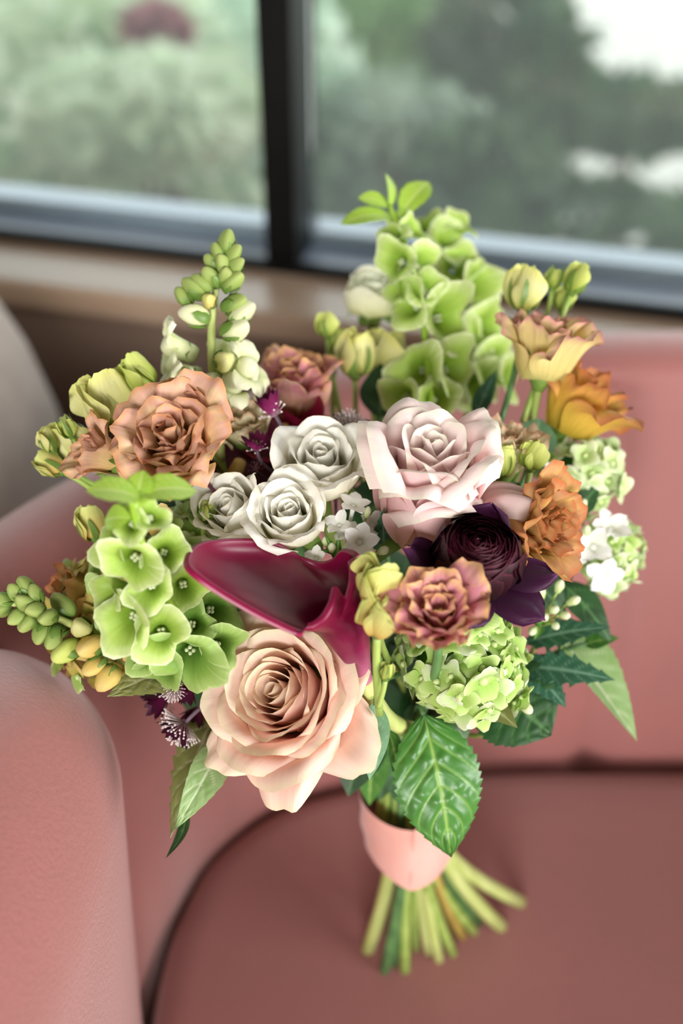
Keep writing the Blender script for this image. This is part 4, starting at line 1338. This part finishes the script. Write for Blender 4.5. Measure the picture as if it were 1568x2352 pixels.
# ------------------------------------------------------------------ white bouvardia
def bouvardia(label, root, flowers, buds, greens, smat='stem_green'):
    Mx = frame(root, cw((0, .9, .4)))
    t = thing('bouvardia', label, 'bouvardia', Mx, 'white bouvardia clusters of the bouquet')
    inv = Mx.inverted()
    for i, (px, py, d, R, ax) in enumerate(flowers):
        r = random.Random(i + int(px))
        q, zd = at(px, py, d), cw(ax)
        F = inv @ frame(q - zd * R * .9, zd, r.uniform(0, 6))
        o = link('floret', MB().lathe([(R * .10, -R * .5), (R * .13, R * .3), (R * .17, R * .85), (R * .05, R * .92), (0, R * .90)], 9).mesh('floret', M['white_flower']), t, F)
        n = 5 if i % 2 == 0 else 4
        for k in range(n):
            a = 70 + r.uniform(-12, 18)
            P = petal(R * .95, R * .42, [20, a - 14, a, a + 16], R * .8, rb=R * .12, z0=R * .8, edge=-10, ruf=R * .03, ph=k, phi=k * 2 * math.pi / n, nu=7, nv=8, vm=.5, base=.45, pw=1.7, rag=0)
            MB().grid(P).build('petal', M['white_flower'], o)
        MB().tube(to_local(Mx, bez([q - zd * R * 1.3, (q + root) / 2 - zd * R, root], 7)), .0007, 6).build('stalk', M[smat], t)
    bm = MB().lathe(np.abs(spline([(0, 0), (.24, .1), (.33, .45), (.42, .8), (.25, 1.2), (0, 1.35)], 10)), 8).mesh('bud', M['white_bud'])
    for i, (px, py, d, R, ax) in enumerate(buds):
        F = inv @ frame(at(px, py, d), cw(ax), i) @ Matrix.Diagonal((R, R, R, 1))
        link('bud', bm, t, F)
        q = at(px, py, d)
        MB().tube(to_local(Mx, bez([q, (q + root) / 2, root], 5)), .0006, 5).build('stalk', M[smat], t)
    for (A, Bq, W) in greens:
        leaf_blade(t, Mx, A, Bq, cw((0, .4, .9)), W, M['leaf_mid'], nu=5, nv=9)
    stem(t, Mx, .0014, M[smat])


bouvardia('cluster of pure white starry flowers between the white roses and pink rose', at(800, 1290, .555), [
    (812, 1160, .520, .0085, (.15, .75, .6)), (778, 1205, .520, .0080, (-.35, .55, .75)), (826, 1245, .512, .0098, (.10, .35, .92)), (858, 1205, .525, .0082, (.5, .4, .7)), (726, 1282, .515, .0065, (-.3, .3, .85)), (795, 1225, .520, .0080, (-.1, .8, .5))],
    [(868, 1270, .515, .0055, (.6, .3, .7)), (760, 1268, .520, .0050, (.1, .6, .7)), (772, 1290, .520, .0055, (.2, .2, .9)), (840, 1190, .520, .0045, (.2, .9, .3)), (820, 1300, .52, .0050, (.0, .1, .9)), (748, 1255, .52, .004, (-.1, .8, .5)), (822, 1370, .515, .0045, (-.2, .4, .9)), (828, 1395, .515, .0050, (-.2, .2, .9))],
    [(at(775, 1290, .53), at(745, 1230, .515), .0028), (at(775, 1290, .53), at(778, 1228, .515), .0026), (at(770, 1280, .53), at(735, 1265, .515), .0024)])
bouvardia('blurred white petalled cluster at the right edge on the pale hydrangea', at(1370, 1330, .610), [
    (1402, 1215, .575, .0120, (.3, .55, .75)), (1362, 1255, .572, .0120, (-.2, .2, .9)), (1385, 1320, .575, .0115, (.1, -.4, .9)), (1265, 1095, .570, .0085, (.4, .7, .5)), (1298, 1120, .575, .008, (.5, .6, .5)), (1318, 1275, .575, .0075, (.2, -.3, .9))],
    [(1345, 1230, .575, .006, (-.1, .6, .7)), (1330, 1170, .575, .006, (.2, .6, .7))], [])
bouvardia('green white bud cluster right of the lime hydrangea', at(1235, 1440, .575), [],
          [(1262, 1405, .555, .0060, (.3, .3, .85)), (1278, 1362, .555, .0062, (.2, .8, .5)), (1300, 1388, .555, .0062, (.75, .45, .5)), (1285, 1412, .553, .0055, (.5, .0, .85)), (1248, 1418, .553, .0058, (-.1, .1, .95)), (1245, 1375, .556, .0058, (-.2, .8, .5)), (1230, 1440, .555, .0055, (-.5, -.4, .7)), (1268, 1430, .553, .0052, (.2, -.3, .9))],
          [(at(1240, 1440, .565), at(1222, 1350, .555), .003), (at(1240, 1440, .565), at(1226, 1470, .55), .003)])
bouvardia('small green white bud cluster under the lower right of the lime hydrangea', at(1155, 1620, .560), [],
          [(1180, 1590, .535, .0058, (.4, .4, .8)), (1195, 1612, .533, .0066, (.5, -.5, .7)), (1160, 1612, .535, .0050, (-.2, .1, .95)), (1170, 1640, .535, .0050, (.0, -.6, .8)), (1190, 1570, .538, .0050, (.6, .5, .6))],
          [(at(1165, 1610, .545), at(1215, 1550, .535), .0022), (at(1165, 1610, .545), at(1130, 1630, .535), .0026)])


# ------------------------------------------------------------------ leaves
def leaf(label, A, Bq, N, W, mat, name='leaf_sprig', cat='leaf', petiole=True, smat='stem_dark', group='loose leaves of the bouquet', **kw):
    Mx = frame(A, unit(np.asarray(Bq) - np.asarray(A)))
    t = thing(name, label, cat, Mx, group)
    leaf_blade(t, Mx, A, Bq, N, W, M[mat], **kw)
    if petiole:
        stem(t, Mx, .0014, M[smat], (0, 0, .002), slack=.2)
    return t


leaf('large glossy mid green serrated leaf hanging over the ribbon', at(972, 1640, .540), at(1035, 1968, .540), cw((.05, .25, .95)), .0228, 'leaf_mid', 'hydrangea_leaf', serr=.10, teeth=17, quilt=.0018, nu=53, nv=101, fold=-.10, droop=.14, vm=.44, pw=2.1, lat=6.5, curl=.10, vsl=2.3)
leaf('matte grey green leaf hanging right of the peach rose', at(862, 1612, .506), at(848, 1792, .500), cw((.25, .1, .95)), .0072, 'leaf_grey', fold=.15, droop=.06, pw=1.9, lat=5)
leaf('narrow curled green leaf behind the grey green leaf', at(885, 1660, .545), at(905, 1795, .540), cw((.7, .1, .7)), .0055, 'leaf_mid', droop=.1)
leaf('long olive serrated leaf hanging lowest at the left of the peach rose', at(520, 1590, .560), at(392, 1925, .520), cw((-.45, .15, .88)), .0135, 'leaf_olive', serr=.22, teeth=11, nu=21, nv=67, fold=.28, droop=.05, quilt=.001, lat=8)
leaf('folded sage leaf lying over the long olive leaf', at(512, 1700, .535), at(402, 1905, .510), cw((.35, .25, .9)), .0095, 'leaf_sage', serr=.06, teeth=9, fold=.30, droop=.06, lat=6, nu=21, nv=41, quilt=.0008)
leaf('thin dark pointed leaf tip below the long olive leaf', at(430, 1850, .530), at(380, 1972, .525), cw((-.6, .1, .75)), .0036, 'leaf_dark', droop=-.15, petiole=False)
leaf('broad olive leaf pointing left under the bells', at(440, 1530, .535), at(246, 1600, .510), cw((-.05, .55, .82)), .0130, 'leaf_olive', serr=.12, teeth=10, droop=.08, fold=.1, nu=21, nv=61, quilt=.0008, lat=6)
leaf('smooth pale tipped leaf pointing down right below the lime hydrangea', at(1065, 1580, .545), at(1188, 1672, .520), cw((.1, .5, .85)), .0088, 'leaf_olive', droop=.06, fold=.12, pw=1.7)
leaf('big dark rounded leaf behind the hydrangea at lower right', at(1105, 1560, .570), at(1265, 1690, .555), cw((.15, .35, .92)), .0270, 'leaf_dark', serr=.08, teeth=14, droop=.08, vm=.5, pw=2.4, nu=21, nv=57, quilt=.0010)
leaf('dark ferny leaf pointing right, upper of two beside the hydrangea', at(1205, 1475, .575), at(1402, 1440, .560), cw((.0, .6, .8)), .0105, 'leaf_fern', serr=.55, teeth=7, droop=.06, nu=15, nv=57)
leaf('dark ferny leaf pointing right, lower of two beside the hydrangea', at(1195, 1530, .570), at(1412, 1562, .558), cw((.0, .55, .83)), .0120, 'leaf_fern', serr=.55, teeth=7, droop=.06, nu=15, nv=57)
leaf('short dark ferny leaf between the lime hydrangea and the pale folded leaf', at(1200, 1520, .572), at(1300, 1625, .558), cw((.1, .5, .85)), .0125, 'leaf_fern', serr=.5, teeth=6, droop=.06, nu=15, nv=49)
leaf('long pale folded leaf reaching down at the far right', at(1290, 1470, .590), at(1462, 1702, .575), cw((.55, .35, .75)), .0170, 'leaf_sage', serr=.06, teeth=12, fold=.55, droop=.02, nu=21, nv=49, vm=.3)
leaf('glossy dark narrow leaf under the pale hydrangea at right', at(1285, 1335, .585), at(1405, 1478, .575), cw((.2, .45, .85)), .0100, 'leaf_dark', droop=.08)
leaf('small green leaf tip peeking out right of the ferny leaves', at(1340, 1480, .580), at(1422, 1465, .575), cw((.0, .7, .7)), .0055, 'leaf_mid', droop=.04)
leaf('serrated grey green leaf between the white flowers and the pink rose', at(888, 1275, .540), at(882, 1165, .515), cw((-.2, .1, .95)), .0068, 'leaf_fern', serr=.20, teeth=9, nu=15, nv=49)
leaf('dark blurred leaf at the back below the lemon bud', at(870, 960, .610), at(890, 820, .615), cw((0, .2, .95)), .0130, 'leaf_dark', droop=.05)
leaf('dark slanting leaf right of the tall bells spike', at(1090, 960, .600), at(1140, 850, .600), cw((-.3, .2, .9)), .0055, 'leaf_fern', droop=.03)
leaf('grey green leaf under the amber lisianthus', at(1215, 1060, .575), at(1240, 960, .575), cw((0, .4, .9)), .0120, 'leaf_grey', serr=.1, teeth=6, droop=.06, vm=.5, pw=2.4)
leaf('dark narrow leaf against the whitish hydrangea at right', at(1320, 1180, .580), at(1378, 1110, .582), cw((.1, .3, .9)), .0060, 'leaf_dark', droop=.05)
leaf('green leaf under the copper brown lisianthus', at(1180, 1300, .575), at(1235, 1440, .565), cw((.2, .3, .9)), .0110, 'leaf_mid', droop=.08)
leaf('dark leaf directly right of the black ranunculus', at(1190, 1300, .580), at(1300, 1420, .575), cw((.2, .4, .9)), .0130, 'leaf_dark', droop=.08)
leaf('smooth green leaf in shade behind the bells and calla lip', at(560, 1500, .555), at(480, 1360, .530), cw((.2, .3, .93)), .0130, 'leaf_mid', droop=.08)
leaf('bluish green leaf under the calla lip', at(610, 1460, .550), at(520, 1425, .535), cw((0, .7, .7)), .0085, 'leaf_grey', droop=.08)
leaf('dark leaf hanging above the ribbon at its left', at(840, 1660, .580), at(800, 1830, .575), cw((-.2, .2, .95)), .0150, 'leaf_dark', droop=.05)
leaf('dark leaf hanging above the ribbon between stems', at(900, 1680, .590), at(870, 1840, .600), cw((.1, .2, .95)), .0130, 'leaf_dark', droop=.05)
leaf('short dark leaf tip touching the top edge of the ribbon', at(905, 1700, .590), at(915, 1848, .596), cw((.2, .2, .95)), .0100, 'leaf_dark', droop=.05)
leaf('shaded green leaf over the left end of the ribbon top', at(860, 1690, .580), at(848, 1850, .594), cw((-.2, .2, .95)), .0105, 'leaf_mid', droop=.05)
leaf('dim olive leaf right of the hanging glossy leaf', at(1040, 1600, .580), at(1060, 1720, .575), cw((.4, .2, .9)), .0090, 'leaf_mid', droop=.05)
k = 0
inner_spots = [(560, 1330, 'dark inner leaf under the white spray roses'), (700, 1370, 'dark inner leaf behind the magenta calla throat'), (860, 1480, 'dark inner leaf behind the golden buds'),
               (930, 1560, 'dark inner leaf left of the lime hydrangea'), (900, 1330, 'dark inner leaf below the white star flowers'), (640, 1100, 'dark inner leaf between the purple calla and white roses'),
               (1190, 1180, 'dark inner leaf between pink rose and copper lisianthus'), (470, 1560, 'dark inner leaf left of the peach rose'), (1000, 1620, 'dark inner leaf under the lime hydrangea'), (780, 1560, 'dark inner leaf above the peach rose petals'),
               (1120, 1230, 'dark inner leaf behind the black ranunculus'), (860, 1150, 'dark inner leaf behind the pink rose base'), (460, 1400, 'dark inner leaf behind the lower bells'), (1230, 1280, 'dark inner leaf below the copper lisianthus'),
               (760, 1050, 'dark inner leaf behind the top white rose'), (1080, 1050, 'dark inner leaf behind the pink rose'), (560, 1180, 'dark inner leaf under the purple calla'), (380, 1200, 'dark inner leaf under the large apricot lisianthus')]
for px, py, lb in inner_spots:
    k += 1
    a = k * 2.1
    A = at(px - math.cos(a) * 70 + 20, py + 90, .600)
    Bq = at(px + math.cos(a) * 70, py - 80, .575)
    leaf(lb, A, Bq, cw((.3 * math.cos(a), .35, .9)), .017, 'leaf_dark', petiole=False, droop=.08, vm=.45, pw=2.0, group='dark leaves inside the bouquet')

# extra cut stems that show below the ribbon
for px, py, mt, r, lb in ((985, 2185, 'stem_pale', .0034, 'pale cut stem standing beside the thickest pale stem below the ribbon'), (1062, 2150, 'stem_brown', .0036, 'yellowish knotty cut stem right of centre below the ribbon'),
                          (1100, 2120, 'stem_dark', .0030, 'dark green cut stem between the two thick stems at right'), (955, 2180, 'stem_green', .0024, 'thin bright green cut stem in the middle below the ribbon'), (1012, 2165, 'stem_dark', .0026, 'shaded green cut stem at the back of the bundle')):
    Mx = Matrix.Translation(Vector(BIND + np.array((0, 0, .03))))
    t = thing('cut_stem', lb, 'stem', Mx, 'cut stems below the ribbon')
    f = seat_pt(px, py)
    fd = (f - BIND)
    top = BIND + np.array((fd[0] * .1, fd[1] * .1, .04))
    MB().tube(to_local(Mx, bez([top, BIND + np.array((fd[0] * .3, fd[1] * .3, -.05)), f], 10)), r, 9).build('stalk', M[mt], t)


# ------------------------------------------------------------------ ribbon
def ribbon():
    Mx = Matrix.Translation(Vector(BIND))
    t = thing('ribbon_wrap', 'blush pink satin ribbon wrapped around the bouquet stems', 'ribbon', Mx)
    n, m = 64, 16
    th = np.linspace(0, 2 * math.pi, n, endpoint=False)[None]
    v = np.linspace(0, 1, m)[:, None]
    front = -math.pi / 2                                          # towards the viewer
    dth = np.abs((th - front + math.pi) % (2 * math.pi) - math.pi)
    ztop = .040 + .002 * np.cos(2 * th)
    zbot = -.008 - .014 * np.clip(1 - dth / 1.05, 0, 1)           # folded point at the front
    z = ztop * (1 - v) + zbot * v
    R = .0315 - .0050 * v + .0012 * np.sin(5 * th + 7 * v) * np.sin(3.14 * v)
    R = R * (1 + .05 * np.clip(1 - dth / .5, 0, 1) * v)
    MB().grid(np.stack([R * np.cos(th), R * np.sin(th) * .92, z * np.ones_like(R)], -1), wrap=True, flip=True).build('satin_band', M['ribbon'], t)
    # the upper layer folded over the front, meeting along the point
    th2 = np.linspace(front + .0, front + 1.9, 24)[None]
    d2 = (th2 - front) / 1.9
    zt = .0415 + .0 * d2
    zb = -.0225 + .016 * np.clip(d2 * 1.4, 0, 1)
    z = zt * (1 - v) + zb * v
    R = .0330 - .0052 * v + .0006 * np.sin(9 * d2)
    MB().grid(np.stack([R * np.cos(th2), R * np.sin(th2) * .92, z], -1), flip=True).build('folded_layer', M['ribbon'], t)


ribbon()
